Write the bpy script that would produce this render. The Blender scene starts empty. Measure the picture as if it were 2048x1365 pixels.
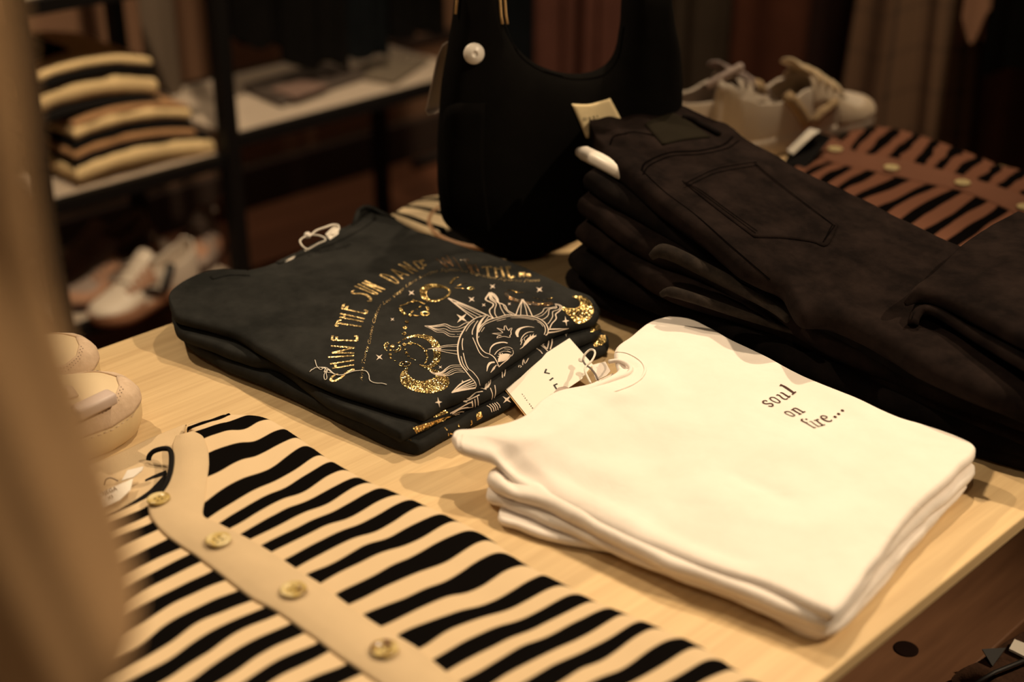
import bpy, bmesh, math, random
import numpy as np
from mathutils import Vector, Matrix, noise
from mathutils.bvhtree import BVHTree
R = math.radians
random.seed(7)
sc = bpy.context.scene
COL = sc.collection

# ------------------------------------------------------------------ camera
T = 0.75                                   # height of the table top
EYE = np.array([0.0, 0.0, T + 0.70])
PITCH, YAW, FPX = 26.5, 45.3, 2845.0
cam_d = bpy.data.cameras.new('camera')
cam_d.sensor_width = 36.0
cam_d.lens = 36.0 * FPX / 2048.0
cam_d.clip_start = 0.02
cam_d.dof.use_dof = True
cam_d.dof.focus_distance = 1.42
cam_d.dof.aperture_fstop = 2.5
cam_d.dof.aperture_blades = 0
cam = bpy.data.objects.new('camera', cam_d)
COL.objects.link(cam)
cam.location = EYE
cam.rotation_euler = (R(90 - PITCH), 0, R(YAW))
sc.camera = cam

# ------------------------------------------------------------------ light
sc.view_settings.view_transform = 'Standard'
sc.view_settings.look = 'None'
sc.view_settings.gamma = 1.0
sc.view_settings.use_curve_mapping = False
sc.view_settings.exposure = 0.0
w = bpy.data.worlds.new('shop_air'); sc.world = w
w.use_nodes = True
w.node_tree.nodes['Background'].inputs[0].default_value = (1.0, 0.62, 0.33, 1)
w.node_tree.nodes['Background'].inputs[1].default_value = 0.05
WARM = (1.0, 0.765, 0.49)
def spot(loc, target, power, size, blend=0.5, radius=0.03, col=WARM):
    d = bpy.data.lights.new('shop_and_fill_spot', 'SPOT')
    d.energy = power; d.color = col; d.spot_size = R(size); d.spot_blend = blend
    d.shadow_soft_size = radius
    o = bpy.data.objects.new('shop_and_fill_spot', d); COL.objects.link(o)
    o.location = loc
    o.rotation_euler = (Vector(target) - Vector(loc)).to_track_quat('-Z', 'Y').to_euler()
    return o
spot((0.95, 1.85, 3.0), (-0.72, 0.72, T), 240, 36, 0.7, 0.03)         # from the right: shadows towards the shelf and the shoes
spot((-1.25, 1.95, 3.1), (-0.62, 0.80, T), 155, 36, 0.7, 0.03)       # from beyond the jeans
spot((-2.75, 0.45, 3.0), (-0.60, 0.85, T), 165, 34, 0.7, 0.03)        # from the shelf side: shadows towards the table edge
spot((0.2, -0.5, 3.0), (-0.60, 0.75, T), 30, 40, 0.8, 0.04)           # general fill, added above the photographer
spot((-1.15, 1.0, 3.1), (-2.5, 1.35, 0.45), 300, 44, 0.8, 0.06)        # shelf unit
spot((-1.6, 2.0, 3.1), (-2.6, 2.2, 0.5), 55, 50, 0.9, 0.06)          # right part of the shelf
spot((-0.9, 2.2, 3.1), (-1.25, 1.75, T), 135, 34, 0.9, 0.06)           # sneakers and brown cardigan
spot((-0.7, 1.6, 3.1), (-1.9, 3.0, 0.9), 150, 60, 0.9, 0.06)          # clothes racks
spot((0.35, 0.9, 3.0), (-0.35, 0.15, 1.2), 45, 30, 0.9, 0.06)         # added to brighten the garment close by

for yy in (1.0, 1.9, 2.8):
    spot((-3.02, yy, 3.2), (-3.12, yy, 0.0), 34, 50, 0.9, 0.05)          # added spots that brighten wall and floor behind the shelf unit
ad = bpy.data.lights.new('added_soft_fill', 'AREA'); ad.shape = 'RECTANGLE'; ad.size = 2.6; ad.size_y = 3.2; ad.energy = 8; ad.color = WARM  # unseen area fill, added to lift the dark under the shelves
ao = bpy.data.objects.new('added_soft_fill', ad); COL.objects.link(ao); ao.location = (-1.4, 1.6, 3.35)
# ------------------------------------------------------------------ geometry helpers
_c, _s = math.cos(R(YAW)), math.sin(R(YAW))
_p = R(PITCH)
FW = np.array([-_s * math.cos(_p), _c * math.cos(_p), -math.sin(_p)])
RT = np.array([_c, _s, 0.0])
UP = np.cross(RT, FW)
def ray(u, v):
    d = FW + RT * (u - 1024) / FPX - UP * (v - 682.5) / FPX
    return d / np.linalg.norm(d)
def at(u, v, h=0.0):
    """point of the level plane h above the table top"""
    d = ray(u, v); return EYE + d * ((T + h - EYE[2]) / d[2])
def atx(u, v, x):
    d = ray(u, v); return EYE + d * (x / d[0])
def atp(u, v, p0, n):
    d = ray(u, v); n = np.array(n, float)
    return EYE + d * (np.dot(np.array(p0, float) - EYE, n) / np.dot(d, n))
def pix(p):
    q = np.array(p) - EYE
    z = q @ FW
    return 1024 + FPX * (q @ RT) / z, 682.5 - FPX * (q @ UP) / z

def catmull(pts, n, closed=False):
    """resample a polyline smoothly at n+1 even arc-length steps"""
    P = np.array(pts, float)
    if len(P) == 2:
        t = np.linspace(0, 1, n + 1)[:, None]
        return P[0] * (1 - t) + P[1] * t
    if closed: Q = np.vstack([P[-1], P, P[0], P[1]])
    else: Q = np.vstack([2 * P[0] - P[1], P, 2 * P[-1] - P[-2]])
    out = []
    m = len(Q) - 3
    for i in range(m):
        p0, p1, p2, p3 = Q[i:i + 4]
        for k in range(24):
            t = k / 24
            out.append(0.5 * ((2 * p1) + (-p0 + p2) * t + (2 * p0 - 5 * p1 + 4 * p2 - p3) * t * t + (-p0 + 3 * p1 - 3 * p2 + p3) * t ** 3))
    out.append(Q[-2]); out = np.array(out)
    L = np.concatenate([[0], np.cumsum(np.linalg.norm(np.diff(out, axis=0), axis=1))])
    s = np.linspace(0, L[-1], n + 1)
    return np.stack([np.interp(s, L, out[:, k]) for k in range(out.shape[1])], 1)

def knots(pts, n):
    """evaluate control points at even PARAMETER steps (n+1 values)"""
    P = np.array(pts, float)
    if len(P) == 2:
        t = np.linspace(0, 1, n + 1).reshape((-1,) + (1,) * (P.ndim - 1))
        return P[0] * (1 - t) + P[1] * t
    Q = np.concatenate([[2 * P[0] - P[1]], P, [2 * P[-1] - P[-2]]])
    out = []
    for k in range(n + 1):
        x = k / n * (len(P) - 1); i = min(int(x), len(P) - 2); t = x - i
        p0, p1, p2, p3 = Q[i:i + 4]
        out.append(0.5 * ((2 * p1) + (-p0 + p2) * t + (2 * p0 - 5 * p1 + 4 * p2 - p3) * t * t + (-p0 + 3 * p1 - 3 * p2 + p3) * t ** 3))
    return np.array(out)

def nz(p, f, seed=0.0):
    return noise.noise(Vector((p[0] * f + seed, p[1] * f - seed, p[2] * f + 3.1 * seed)))
def fnz(P, f, seed=0.0, oct=3):
    out = np.zeros(len(P))
    for i, p in enumerate(P):
        a = 1.0; ff = f; s = 0
        for _ in range(oct):
            s += a * nz(p, ff, seed); a *= 0.5; ff *= 2.1
        out[i] = s
    return out

# ------------------------------------------------------------------ object helpers
ORG = {}
def root_of(o):
    while o.parent: o = o.parent
    return o
def thing(name, label, cat, loc, group=None):
    o = bpy.data.objects.new(name, None); COL.objects.link(o)
    o.empty_display_size = 0.05
    o.location = loc; o['label'] = label; o['category'] = cat
    if group: o['group'] = group
    ORG[o] = np.array(loc, float)
    return o
def tag(o, label, cat, group=None):
    o['label'] = label; o['category'] = cat
    if group: o['group'] = group
    return o
def mesh_obj(name, V, F, mat, parent=None, uv=None, smooth=True, mats=None, fm=None):
    V = np.array(V, float)
    if parent is not None: org = ORG[root_of(parent)]
    else: org = np.array([V[:, 0].mean(), V[:, 1].mean(), V[:, 2].min()])
    me = bpy.data.meshes.new(name)
    me.from_pydata((V - org).tolist(), [], [list(map(int, f)) for f in F])
    if uv is not None:
        l = me.uv_layers.new(name='UVMap'); uv = np.array(uv)
        idx = np.zeros(len(me.loops), dtype=np.int32); me.loops.foreach_get('vertex_index', idx)
        l.data.foreach_set('uv', uv[idx].astype(np.float32).ravel())
    if mats:
        for m in mats: me.materials.append(m)
        if fm is not None: me.polygons.foreach_set('material_index', np.array(fm, dtype=np.int32))
    else: me.materials.append(mat)
    me.polygons.foreach_set('use_smooth', [smooth] * len(me.polygons))
    me.update()
    o = bpy.data.objects.new(name, me); COL.objects.link(o)
    if parent is not None: o.parent = parent
    else: o.location = org; ORG[o] = org
    return o
def struct(o):
    o['kind'] = 'structure'; return o
def fix_normals(o):
    bm = bmesh.new(); bm.from_mesh(o.data)
    bmesh.ops.recalc_face_normals(bm, faces=bm.faces)
    bm.to_mesh(o.data); bm.free(); return o

class MB:
    """mesh builder in world coordinates"""
    def __init__(s): s.V = []; s.F = []; s.M = []; s.m = 0
    def add(s, V, F):
        b = len(s.V); s.V += [tuple(v) for v in V]; s.F += [[i + b for i in f] for f in F]; s.M += [s.m] * len(F); return s
    def box(s, a, b, rot=None, bev=0.0):
        a = np.array(a, float); b = np.array(b, float)
        bm = bmesh.new(); bmesh.ops.create_cube(bm, size=1)
        for v in bm.verts: v.co = Vector(((v.co.x) * (b[0] - a[0]), v.co.y * (b[1] - a[1]), v.co.z * (b[2] - a[2])))
        if bev: bmesh.ops.bevel(bm, geom=bm.edges[:], offset=bev, segments=2, affect='EDGES', profile=0.5)
        c = Vector((a + b) / 2)
        for v in bm.verts:
            p = v.co if rot is None else rot @ v.co
            v.co = p + c
        bm.verts.index_update()
        s.add([tuple(v.co) for v in bm.verts], [[v.index for v in f.verts] for f in bm.faces]); bm.free(); return s
    def tube(s, pts, r, n=8, closed=False, cap=True):
        P = [Vector(p) for p in pts]; m = len(P)
        rs = r if hasattr(r, '__len__') else [r] * m
        V = []; F = []; up = Vector((0.13, 0.21, 0.97)).normalized()
        for i, p in enumerate(P):
            if closed: t = (P[(i + 1) % m] - P[i - 1])
            else: t = P[min(i + 1, m - 1)] - P[max(i - 1, 0)]
            t.normalize()
            x = t.cross(up)
            if x.length < 1e-4: x = t.cross(Vector((1, 0, 0)))
            x.normalize(); y = x.cross(t); up = y
            for k in range(n):
                a = 2 * math.pi * k / n
                V.append(p + (x * math.cos(a) + y * math.sin(a)) * rs[i])
        for i in range(m if closed else m - 1):
            j = (i + 1) % m
            for k in range(n):
                F.append([i * n + k, i * n + (k + 1) % n, j * n + (k + 1) % n, j * n + k])
        if cap and not closed: F += [list(range(n))[::-1], [(m - 1) * n + k for k in range(n)]]
        return s.add(V, F)
    def lathe(s, prof, c, n=32, axis=(0, 0, 1)):
        """profile [(radius, height)...] around an axis through c"""
        q = Vector((0, 0, 1)).rotation_difference(Vector(axis).normalized()); c = Vector(c)
        V = []; F = []; m = len(prof)
        for (r, h) in prof:
            for k in range(n):
                a = 2 * math.pi * k / n
                V.append(c + q @ Vector((max(r, 1e-5) * math.cos(a), max(r, 1e-5) * math.sin(a), h)))
        for i in range(m - 1):
            for k in range(n):
                F.append([i * n + k, i * n + (k + 1) % n, (i + 1) * n + (k + 1) % n, (i + 1) * n + k])
        F += [list(range(n))[::-1], [(m - 1) * n + k for k in range(n)]]
        return s.add(V, F)
    def build(s, name, mat, parent=None, smooth=True, mats=None):
        return mesh_obj(name, s.V, s.F, mat, parent, smooth=smooth, mats=mats, fm=s.M if mats else None)

# ---- cloth slabs: a closed surface with a rounded edge, spanned by four curves or a control grid
def edge_space(n, k=0.55):
    t = np.linspace(0, 1, n + 1)
    c = 0.5 - 0.5 * np.cos(np.pi * t)
    return t * (1 - k) + c * k
def coons(b, r, t, l, nu, nv, su=None, sv=None):
    """b: l-corner->r-corner, r: up, t: same direction as b, l: same direction as r"""
    N = 240
    B, Rr, Tt, L = [catmull(x, N) for x in (b, r, t, l)]
    su = edge_space(nu) if su is None else su; sv = edge_space(nv) if sv is None else sv
    g = np.linspace(0, 1, N + 1)
    f = lambda C, s: np.stack([np.interp(s, g, C[:, k]) for k in range(3)], 1)
    Bu, Tu = f(B, su), f(Tt, su); Lv, Rv = f(L, sv), f(Rr, sv)
    u = su[None, :, None]; v = sv[:, None, None]
    S = (1 - v) * Bu[None] + v * Tu[None] + (1 - u) * Lv[:, None] + u * Rv[:, None] \
        - ((1 - u) * (1 - v) * B[0] + u * (1 - v) * B[-1] + (1 - u) * v * Tt[0] + u * v * Tt[-1])
    return S, su, sv
def gridsurf(rows, nu, nv, su=None, sv=None):
    """rows: control rows of equal length -> surface grid, even parameter steps"""
    su = edge_space(nu, 0.3) if su is None else su; sv = edge_space(nv, 0.3) if sv is None else sv
    C = np.array(rows, float)                       # nr, nc, 3
    N = 30 * (C.shape[0] - 1); A = knots(C, N)      # rows direction
    M = 30 * (C.shape[1] - 1); Bm = knots(A.transpose(1, 0, 2), M)   # M+1, N+1, 3
    gi = sv * N; gj = su * M
    i0 = np.clip(gi.astype(int), 0, N - 1); fi = (gi - i0)[:, None, None]
    j0 = np.clip(gj.astype(int), 0, M - 1); fj = (gj - j0)[None, :, None]
    G = Bm.transpose(1, 0, 2)
    S = (1 - fi) * ((1 - fj) * G[i0][:, j0] + fj * G[i0][:, j0 + 1]) + fi * ((1 - fj) * G[i0 + 1][:, j0] + fj * G[i0 + 1][:, j0 + 1])
    return S, su, sv
def seg_dist(P, line):
    """distance of xy points P to a polyline, and the place along it"""
    best = np.full(len(P), 1e9); loc = np.zeros(len(P))
    A = np.array(line)[:, :2]; n = len(A) - 1
    for i in range(n):
        a, b = A[i], A[i + 1]; d = b - a; L = d @ d + 1e-12
        t = np.clip(((P[:, :2] - a) @ d) / L, 0, 1)
        q = np.linalg.norm(P[:, :2] - (a + t[:, None] * d), axis=1)
        m = q < best; best[m] = q[m]; loc[m] = (i + t[m]) / n
    return best, loc
def ridge_field(P, ridges, h0):
    z = np.zeros(len(P))
    for (pl, hh, ww) in ridges:
        line = [at(u, v, h0) for (u, v) in pl]
        line = catmull([l[:2] for l in line], 10) if len(line) > 2 else np.array([l[:2] for l in line])
        d, s = seg_dist(P, line)
        fade = np.clip(np.minimum(s, 1 - s) * 6, 0, 1) if len(pl) > 1 else 1
        z += hh * np.exp(-(d / ww) ** 2) * (0.35 + 0.65 * fade)
    return z
def slab_geo(S, su, sv, thick, ztop=None, wob=0.0015, seed=0.0, rr=0.6, zmin=None, bulge=0.0, bend=None):
    """closed mesh from a surface grid S (the OUTER EDGE / mid level), thickness profile rounded at the border"""
    nv, nu = S.shape[0] - 1, S.shape[1] - 1
    Lu = np.linalg.norm(np.diff(S, axis=1), axis=2).sum(1).mean(); Lv = np.linalg.norm(np.diff(S, axis=0), axis=2).sum(0).mean()
    U, W = np.meshgrid(su, sv)
    d = np.minimum(np.minimum(U, 1 - U) * Lu, np.minimum(W, 1 - W) * Lv)
    r = thick * rr
    q = np.clip(d / r, 0, 1); prof = np.sqrt(np.clip(1 - (1 - q) ** 2, 0, 1))
    P = S.reshape(-1, 3).copy()
    if wob:
        P[:, 0] += wob * fnz(P, 22, seed + 1, 2); P[:, 1] += wob * fnz(P, 22, seed + 5, 2)
    soft = np.clip(d / (r * 4), 0, 1).reshape(-1)
    zz = P[:, 2] + bulge * (np.sin(np.pi * U) * np.sin(np.pi * W)).reshape(-1)
    top = P.copy(); bot = P.copy(); pr = prof.reshape(-1)
    dz = (ztop(P) if ztop is not None else 0) * (0.25 + 0.75 * soft)
    top[:, 2] = zz + thick / 2 * pr + dz
    bot[:, 2] = zz - thick / 2 * pr + (dz * 0.25)
    if bend is not None: top[:, 2] += bend(P); bot[:, 2] += bend(P)
    if zmin is not None:
        bot[:, 2] = np.maximum(bot[:, 2], zmin); top[:, 2] = np.maximum(top[:, 2], bot[:, 2])
    n1 = nu + 1; ids = np.arange((nv + 1) * n1).reshape(nv + 1, n1)
    border = np.zeros_like(ids, bool); border[0] = border[-1] = True; border[:, 0] = border[:, -1] = True
    bid = ids.copy(); k = ids.size; inner = ~border
    bid[inner] = k + np.arange(inner.sum())
    V = np.vstack([top, bot[inner.reshape(-1)]])
    UV0 = np.stack([U.reshape(-1) * Lu, W.reshape(-1) * Lv], 1)
    UV = np.vstack([UV0, UV0[inner.reshape(-1)]])
    F = []
    for j in range(nv):
        for i in range(nu):
            F.append([ids[j, i], ids[j, i + 1], ids[j + 1, i + 1], ids[j + 1, i]])
            F.append([bid[j, i], bid[j + 1, i], bid[j + 1, i + 1], bid[j, i + 1]])
    return V, F, UV, top.reshape(nv + 1, n1, 3), UV0
def join(parts):
    V = []; F = []; UV = []; b = 0
    for (v, f, uv) in parts:
        V.append(v); UV.append(uv); F += [[i + b for i in q] for q in f]; b += len(v)
    return np.vstack(V), F, np.vstack(UV)
def upside(o):
    """keep outward normals"""
    return fix_normals(o)

class Surf:
    """a mesh one can lay prints, seams and patches on"""
    def __init__(s, *objs):
        V = []; F = []; b = 0
        for o in objs:
            org = ORG[root_of(o)]
            co = np.zeros(len(o.data.vertices) * 3); o.data.vertices.foreach_get('co', co); co = co.reshape(-1, 3) + org
            V += [tuple(c) for c in co]; F += [[i + b for i in p.vertices] for p in o.data.polygons]; b += len(co)
        s.t = BVHTree.FromPolygons(V, F)
        s.last = None
    def hit(s, u, v, off=0.0004):
        d = Vector(ray(u, v)); h = s.t.ray_cast(Vector(EYE), d)
        if h[0] is None:
            n = s.t.find_nearest(s.last) if s.last is not None else None
            if n is None: return Vector(at(u, v, 0.03)), Vector((0, 0, 1))
            return n[0] + n[1] * off, n[1]
        nn = h[1] if h[1].dot(d) < 0 else -h[1]
        s.last = h[0].copy()
        return h[0] + nn * off, nn
    def down(s, x, y, off=0.0005):
        h = s.t.ray_cast(Vector((x, y, T + 0.6)), Vector((0, 0, -1)))
        return (h[0] + h[1] * off) if h[0] is not None else None
    def ribbon(s, mb, pts, w, n=None, off=0.0004, taper=None, curve=True):
        """pts pixels; w metres, number or list"""
        L = sum(math.hypot(pts[i + 1][0] - pts[i][0], pts[i + 1][1] - pts[i][1]) for i in range(len(pts) - 1))
        n = n or max(2, int(L / 3.0))
        C = catmull(pts, n) if curve else lin(pts, n)
        W = np.interp(np.linspace(0, 1, n + 1), np.linspace(0, 1, len(w)), w) if hasattr(w, '__len__') else np.full(n + 1, w)
        H = [s.hit(c[0], c[1], off) for c in C]
        V = []; F = []
        for i, (p, nn) in enumerate(H):
            t = H[min(i + 1, n)][0] - H[max(i - 1, 0)][0]
            sd = t.cross(nn)
            if sd.length < 1e-9: sd = Vector((1, 0, 0))
            sd.normalize()
            V += [p - sd * W[i] / 2, p + sd * W[i] / 2]
        for i in range(n): F.append([2 * i, 2 * i + 1, 2 * i + 3, 2 * i + 2])
        mb.add(V, F)
    def strip(s, mb, A, B, n=None, k=4, off=0.0004):
        """fills between two pixel polylines"""
        n = n or 24
        A = catmull(A, n); B = catmull(B, n); V = []; F = []
        for i in range(n + 1):
            for j in range(k + 1):
                q = A[i] * (1 - j / k) + B[i] * j / k
                V.append(s.hit(q[0], q[1], off)[0])
        for i in range(n):
            for j in range(k):
                a = i * (k + 1) + j; F.append([a, a + 1, a + k + 2, a + k + 1])
        mb.add(V, F)
    def star(s, mb, c, pts, off=0.0004):
        """four pointed star from its pixel tips, concave sides"""
        c = np.array(c, float); ring = []
        m = len(pts)
        for i in range(m):
            a = np.array(pts[i], float); b = np.array(pts[(i + 1) % m], float)
            mid = (a + b) / 2 * 0.38 + c * 0.62
            ring += [a, a * 0.3 + mid * 0.7, mid, b * 0.3 + mid * 0.7]
        V = [s.hit(c[0], c[1], off)[0]] + [s.hit(q[0], q[1], off)[0] for q in ring]
        n = len(ring); mb.add(V, [[0, 1 + i, 1 + (i + 1) % n] for i in range(n)])
    def disc(s, mb, c, rx, ry, n=14, off=0.0004, rot=0):
        V = [s.hit(c[0], c[1], off)[0]]
        for k in range(n):
            a = 2 * math.pi * k / n; x = rx * math.cos(a); y = ry * math.sin(a)
            V.append(s.hit(c[0] + x * math.cos(rot) - y * math.sin(rot), c[1] + x * math.sin(rot) + y * math.cos(rot), off)[0])
        mb.add(V, [[0, 1 + i, 1 + (i + 1) % n] for i in range(n)])
    def patch(s, mb, quad, thick, nu=10, nv=10, off=0.0):
        """thin laid-on cloth piece inside a pixel quad (four polylines b,r,t,l), with thickness"""
        b, r, t, l = quad
        B3 = lambda c: [(p[0], p[1], 0) for p in c]
        S, su, sv = coons(B3(b), B3(r), B3(t), B3(l), nu, nv, np.linspace(0, 1, nu + 1), np.linspace(0, 1, nv + 1))
        V = []; F = []; n1 = nu + 1
        hits = [s.hit(S[j, i, 0], S[j, i, 1], 0) for j in range(nv + 1) for i in range(nu + 1)]
        for (p, n) in hits: V.append(p + n * (thick + off))
        for (p, n) in hits: V.append(p + n * (off - 0.0008))
        K = len(hits)
        for j in range(nv):
            for i in range(nu):
                a = j * n1 + i
                F.append([a, a + 1, a + n1 + 1, a + n1]); F.append([K + a, K + a + n1, K + a + n1 + 1, K + a + 1])
        for i in range(nu):
            F.append([i, K + i, K + i + 1, i + 1]); a = nv * n1 + i; F.append([a, a + 1, K + a + 1, K + a])
        for j in range(nv):
            a = j * n1; F.append([a, a + n1, K + a + n1, K + a]); a = j * n1 + nu; F.append([a, K + a, K + a + n1, a + n1])
        mb.add(V, F)
def lin(pts, n):
    P = np.array(pts, float); L = np.concatenate([[0], np.cumsum(np.linalg.norm(np.diff(P, axis=0), axis=1))])
    s = np.linspace(0, L[-1], n + 1)
    return np.stack([np.interp(s, L, P[:, k]) for k in range(P.shape[1])], 1)

# ------------------------------------------------------------------ materials
def new_mat(name):
    m = bpy.data.materials.new(name); m.use_nodes = True
    nt = m.node_tree; b = nt.nodes['Principled BSDF']
    return m, nt, b
def lk(nt, a, b): nt.links.new(a, b)
def simple(name, col, rough=0.6, metal=0.0, spec=0.5, noise_amt=0.0, nscale=40, bump=0.0, bscale=200, alpha=None, trans=0.0):
    m, nt, b = new_mat(name)
    b.inputs['Base Color'].default_value = (*col, 1); b.inputs['Roughness'].default_value = rough
    b.inputs['Metallic'].default_value = metal; b.inputs['Specular IOR Level'].default_value = spec
    if trans: b.inputs['Transmission Weight'].default_value = trans
    tc = nt.nodes.new('ShaderNodeTexCoord')
    if noise_amt:
        n = nt.nodes.new('ShaderNodeTexNoise'); n.inputs['Scale'].default_value = nscale; n.inputs['Detail'].default_value = 4
        lk(nt, tc.outputs['Object'], n.inputs['Vector'])
        mx = nt.nodes.new('ShaderNodeMix'); mx.data_type = 'RGBA'
        mx.inputs[6].default_value = (*[c * (1 - noise_amt) for c in col], 1); mx.inputs[7].default_value = (*[min(1, c * (1 + noise_amt)) for c in col], 1)
        lk(nt, n.outputs['Fac'], mx.inputs[0]); lk(nt, mx.outputs[2], b.inputs['Base Color'])
    if bump:
        n = nt.nodes.new('ShaderNodeTexNoise'); n.inputs['Scale'].default_value = bscale; n.inputs['Detail'].default_value = 3
        lk(nt, tc.outputs['Object'], n.inputs['Vector'])
        bp = nt.nodes.new('ShaderNodeBump'); bp.inputs['Strength'].default_value = bump; bp.inputs['Distance'].default_value = 0.001
        lk(nt, n.outputs['Fac'], bp.inputs['Height']); lk(nt, bp.outputs['Normal'], b.inputs['Normal'])
    return m
def fabric(name, col, col2=None, rough=0.95, sheen=0.0, wrinkle=0.0, wscale=9, weave=0.25, wfreq=900, mott=0.15, mscale=14, sheen_col=(1, 1, 1), spec=0.15, rib=0):
    """woven or knitted cloth: fine weave bump, soft mottling of the dye"""
    m, nt, b = new_mat(name)
    col2 = col2 or tuple(c * (1 + mott) for c in col)
    b.inputs['Roughness'].default_value = rough; b.inputs['Specular IOR Level'].default_value = spec
    b.inputs['Sheen Weight'].default_value = sheen; b.inputs['Sheen Roughness'].default_value = 0.5
    b.inputs['Sheen Tint'].default_value = (*sheen_col, 1)
    tc = nt.nodes.new('ShaderNodeTexCoord')
    n = nt.nodes.new('ShaderNodeTexNoise'); n.inputs['Scale'].default_value = mscale; n.inputs['Detail'].default_value = 5; n.inputs['Roughness'].default_value = 0.65
    lk(nt, tc.outputs['Object'], n.inputs['Vector'])
    cr = nt.nodes.new('ShaderNodeValToRGB'); cr.color_ramp.elements[0].position = 0.35; cr.color_ramp.elements[1].position = 0.68
    cr.color_ramp.elements[0].color = (*[c * (1 - mott) for c in col], 1); cr.color_ramp.elements[1].color = (*col2, 1)
    lk(nt, n.outputs['Fac'], cr.inputs['Fac']); lk(nt, cr.outputs['Color'], b.inputs['Base Color'])
    h = nt.nodes.new('ShaderNodeTexNoise'); h.inputs['Scale'].default_value = wfreq; h.inputs['Detail'].default_value = 2
    lk(nt, tc.outputs['Object'], h.inputs['Vector'])
    bp = nt.nodes.new('ShaderNodeBump'); bp.inputs['Strength'].default_value = weave; bp.inputs['Distance'].default_value = 0.0006
    lk(nt, h.outputs['Fac'], bp.inputs['Height'])
    last = bp
    if wrinkle:
        h2 = nt.nodes.new('ShaderNodeTexNoise'); h2.inputs['Scale'].default_value = wscale; h2.inputs['Detail'].default_value = 4; h2.inputs['Distortion'].default_value = 0.6
        lk(nt, tc.outputs['Object'], h2.inputs['Vector'])
        b2 = nt.nodes.new('ShaderNodeBump'); b2.inputs['Strength'].default_value = wrinkle; b2.inputs['Distance'].default_value = 0.01
        lk(nt, h2.outputs['Fac'], b2.inputs['Height']); lk(nt, bp.outputs['Normal'], b2.inputs['Normal']); last = b2
    lk(nt, last.outputs['Normal'], b.inputs['Normal'])
    return m
def mathn(nt, op, a, b=None, c=None):
    n = nt.nodes.new('ShaderNodeMath'); n.operation = op
    for i, x in enumerate((a, b, c)):
        if x is None: continue
        if isinstance(x, (int, float)): n.inputs[i].default_value = x
        else: lk(nt, x, n.inputs[i])
    return n.outputs[0]
def striped(name, light, dark, axis='Y', duty=0.5, phase=0.0, wave=0.12, wfreq=(1.0, 1.0), seed=0.0, rib=1800, coord='UV', period=1.0, soft=0.02, dutyvar=0.08):
    """two-colour knit stripes across a UV axis, one stripe per unit, hand-wavy"""
    m, nt, b = new_mat(name)
    b.inputs['Roughness'].default_value = 1.0; b.inputs['Specular IOR Level'].default_value = 0.02
    tc = nt.nodes.new('ShaderNodeTexCoord'); sp = nt.nodes.new('ShaderNodeSeparateXYZ')
    lk(nt, tc.outputs[coord], sp.inputs[0])
    a = sp.outputs[axis]; o = sp.outputs['X' if axis == 'Y' else 'Y']
    cb = nt.nodes.new('ShaderNodeCombineXYZ')
    lk(nt, mathn(nt, 'MULTIPLY', o, wfreq[0]), cb.inputs[0]); lk(nt, mathn(nt, 'MULTIPLY', a, wfreq[1] / period), cb.inputs[1]); cb.inputs[2].default_value = seed
    n = nt.nodes.new('ShaderNodeTexNoise'); n.inputs['Scale'].default_value = 1.0; n.inputs['Detail'].default_value = 1.0
    lk(nt, cb.outputs[0], n.inputs['Vector'])
    wv = mathn(nt, 'MULTIPLY', mathn(nt, 'SUBTRACT', n.outputs['Fac'], 0.5), wave * 2)
    x = mathn(nt, 'ADD', mathn(nt, 'ADD', mathn(nt, 'DIVIDE', a, period), phase), wv)
    fr = mathn(nt, 'FRACT', x)
    tri = mathn(nt, 'ABSOLUTE', mathn(nt, 'SUBTRACT', fr, 0.5))           # 0 mid stripe .. 0.5
    cb2 = nt.nodes.new('ShaderNodeCombineXYZ'); lk(nt, mathn(nt, 'MULTIPLY', o, wfreq[0] * 1.7), cb2.inputs[0]); lk(nt, mathn(nt, 'FLOOR', x), cb2.inputs[1]); cb2.inputs[2].default_value = seed + 9
    n2 = nt.nodes.new('ShaderNodeTexNoise'); n2.inputs['Scale'].default_value = 1.3; n2.inputs['Detail'].default_value = 0
    lk(nt, cb2.outputs[0], n2.inputs['Vector'])
    half = mathn(nt, 'ADD', duty / 2, mathn(nt, 'MULTIPLY', mathn(nt, 'SUBTRACT', n2.outputs['Fac'], 0.5), dutyvar * 2))
    f = mathn(nt, 'DIVIDE', mathn(nt, 'SUBTRACT', tri, half), soft)
    cl = nt.nodes.new('ShaderNodeClamp'); lk(nt, mathn(nt, 'ADD', f, 0.5), cl.inputs[0])
    mx = nt.nodes.new('ShaderNodeMix'); mx.data_type = 'RGBA'; mx.inputs[6].default_value = (*dark, 1); mx.inputs[7].default_value = (*light, 1)
    lk(nt, cl.outputs[0], mx.inputs[0]); lk(nt, mx.outputs[2], b.inputs['Base Color'])
    wn = nt.nodes.new('ShaderNodeTexNoise'); wn.inputs['Scale'].default_value = 700; lk(nt, tc.outputs['Object'], wn.inputs['Vector'])
    bp = nt.nodes.new('ShaderNodeBump'); bp.inputs['Strength'].default_value = 0.35; bp.inputs['Distance'].default_value = 0.0006
    lk(nt, wn.outputs['Fac'], bp.inputs['Height']); lk(nt, bp.outputs['Normal'], b.inputs['Normal'])
    return m
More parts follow.
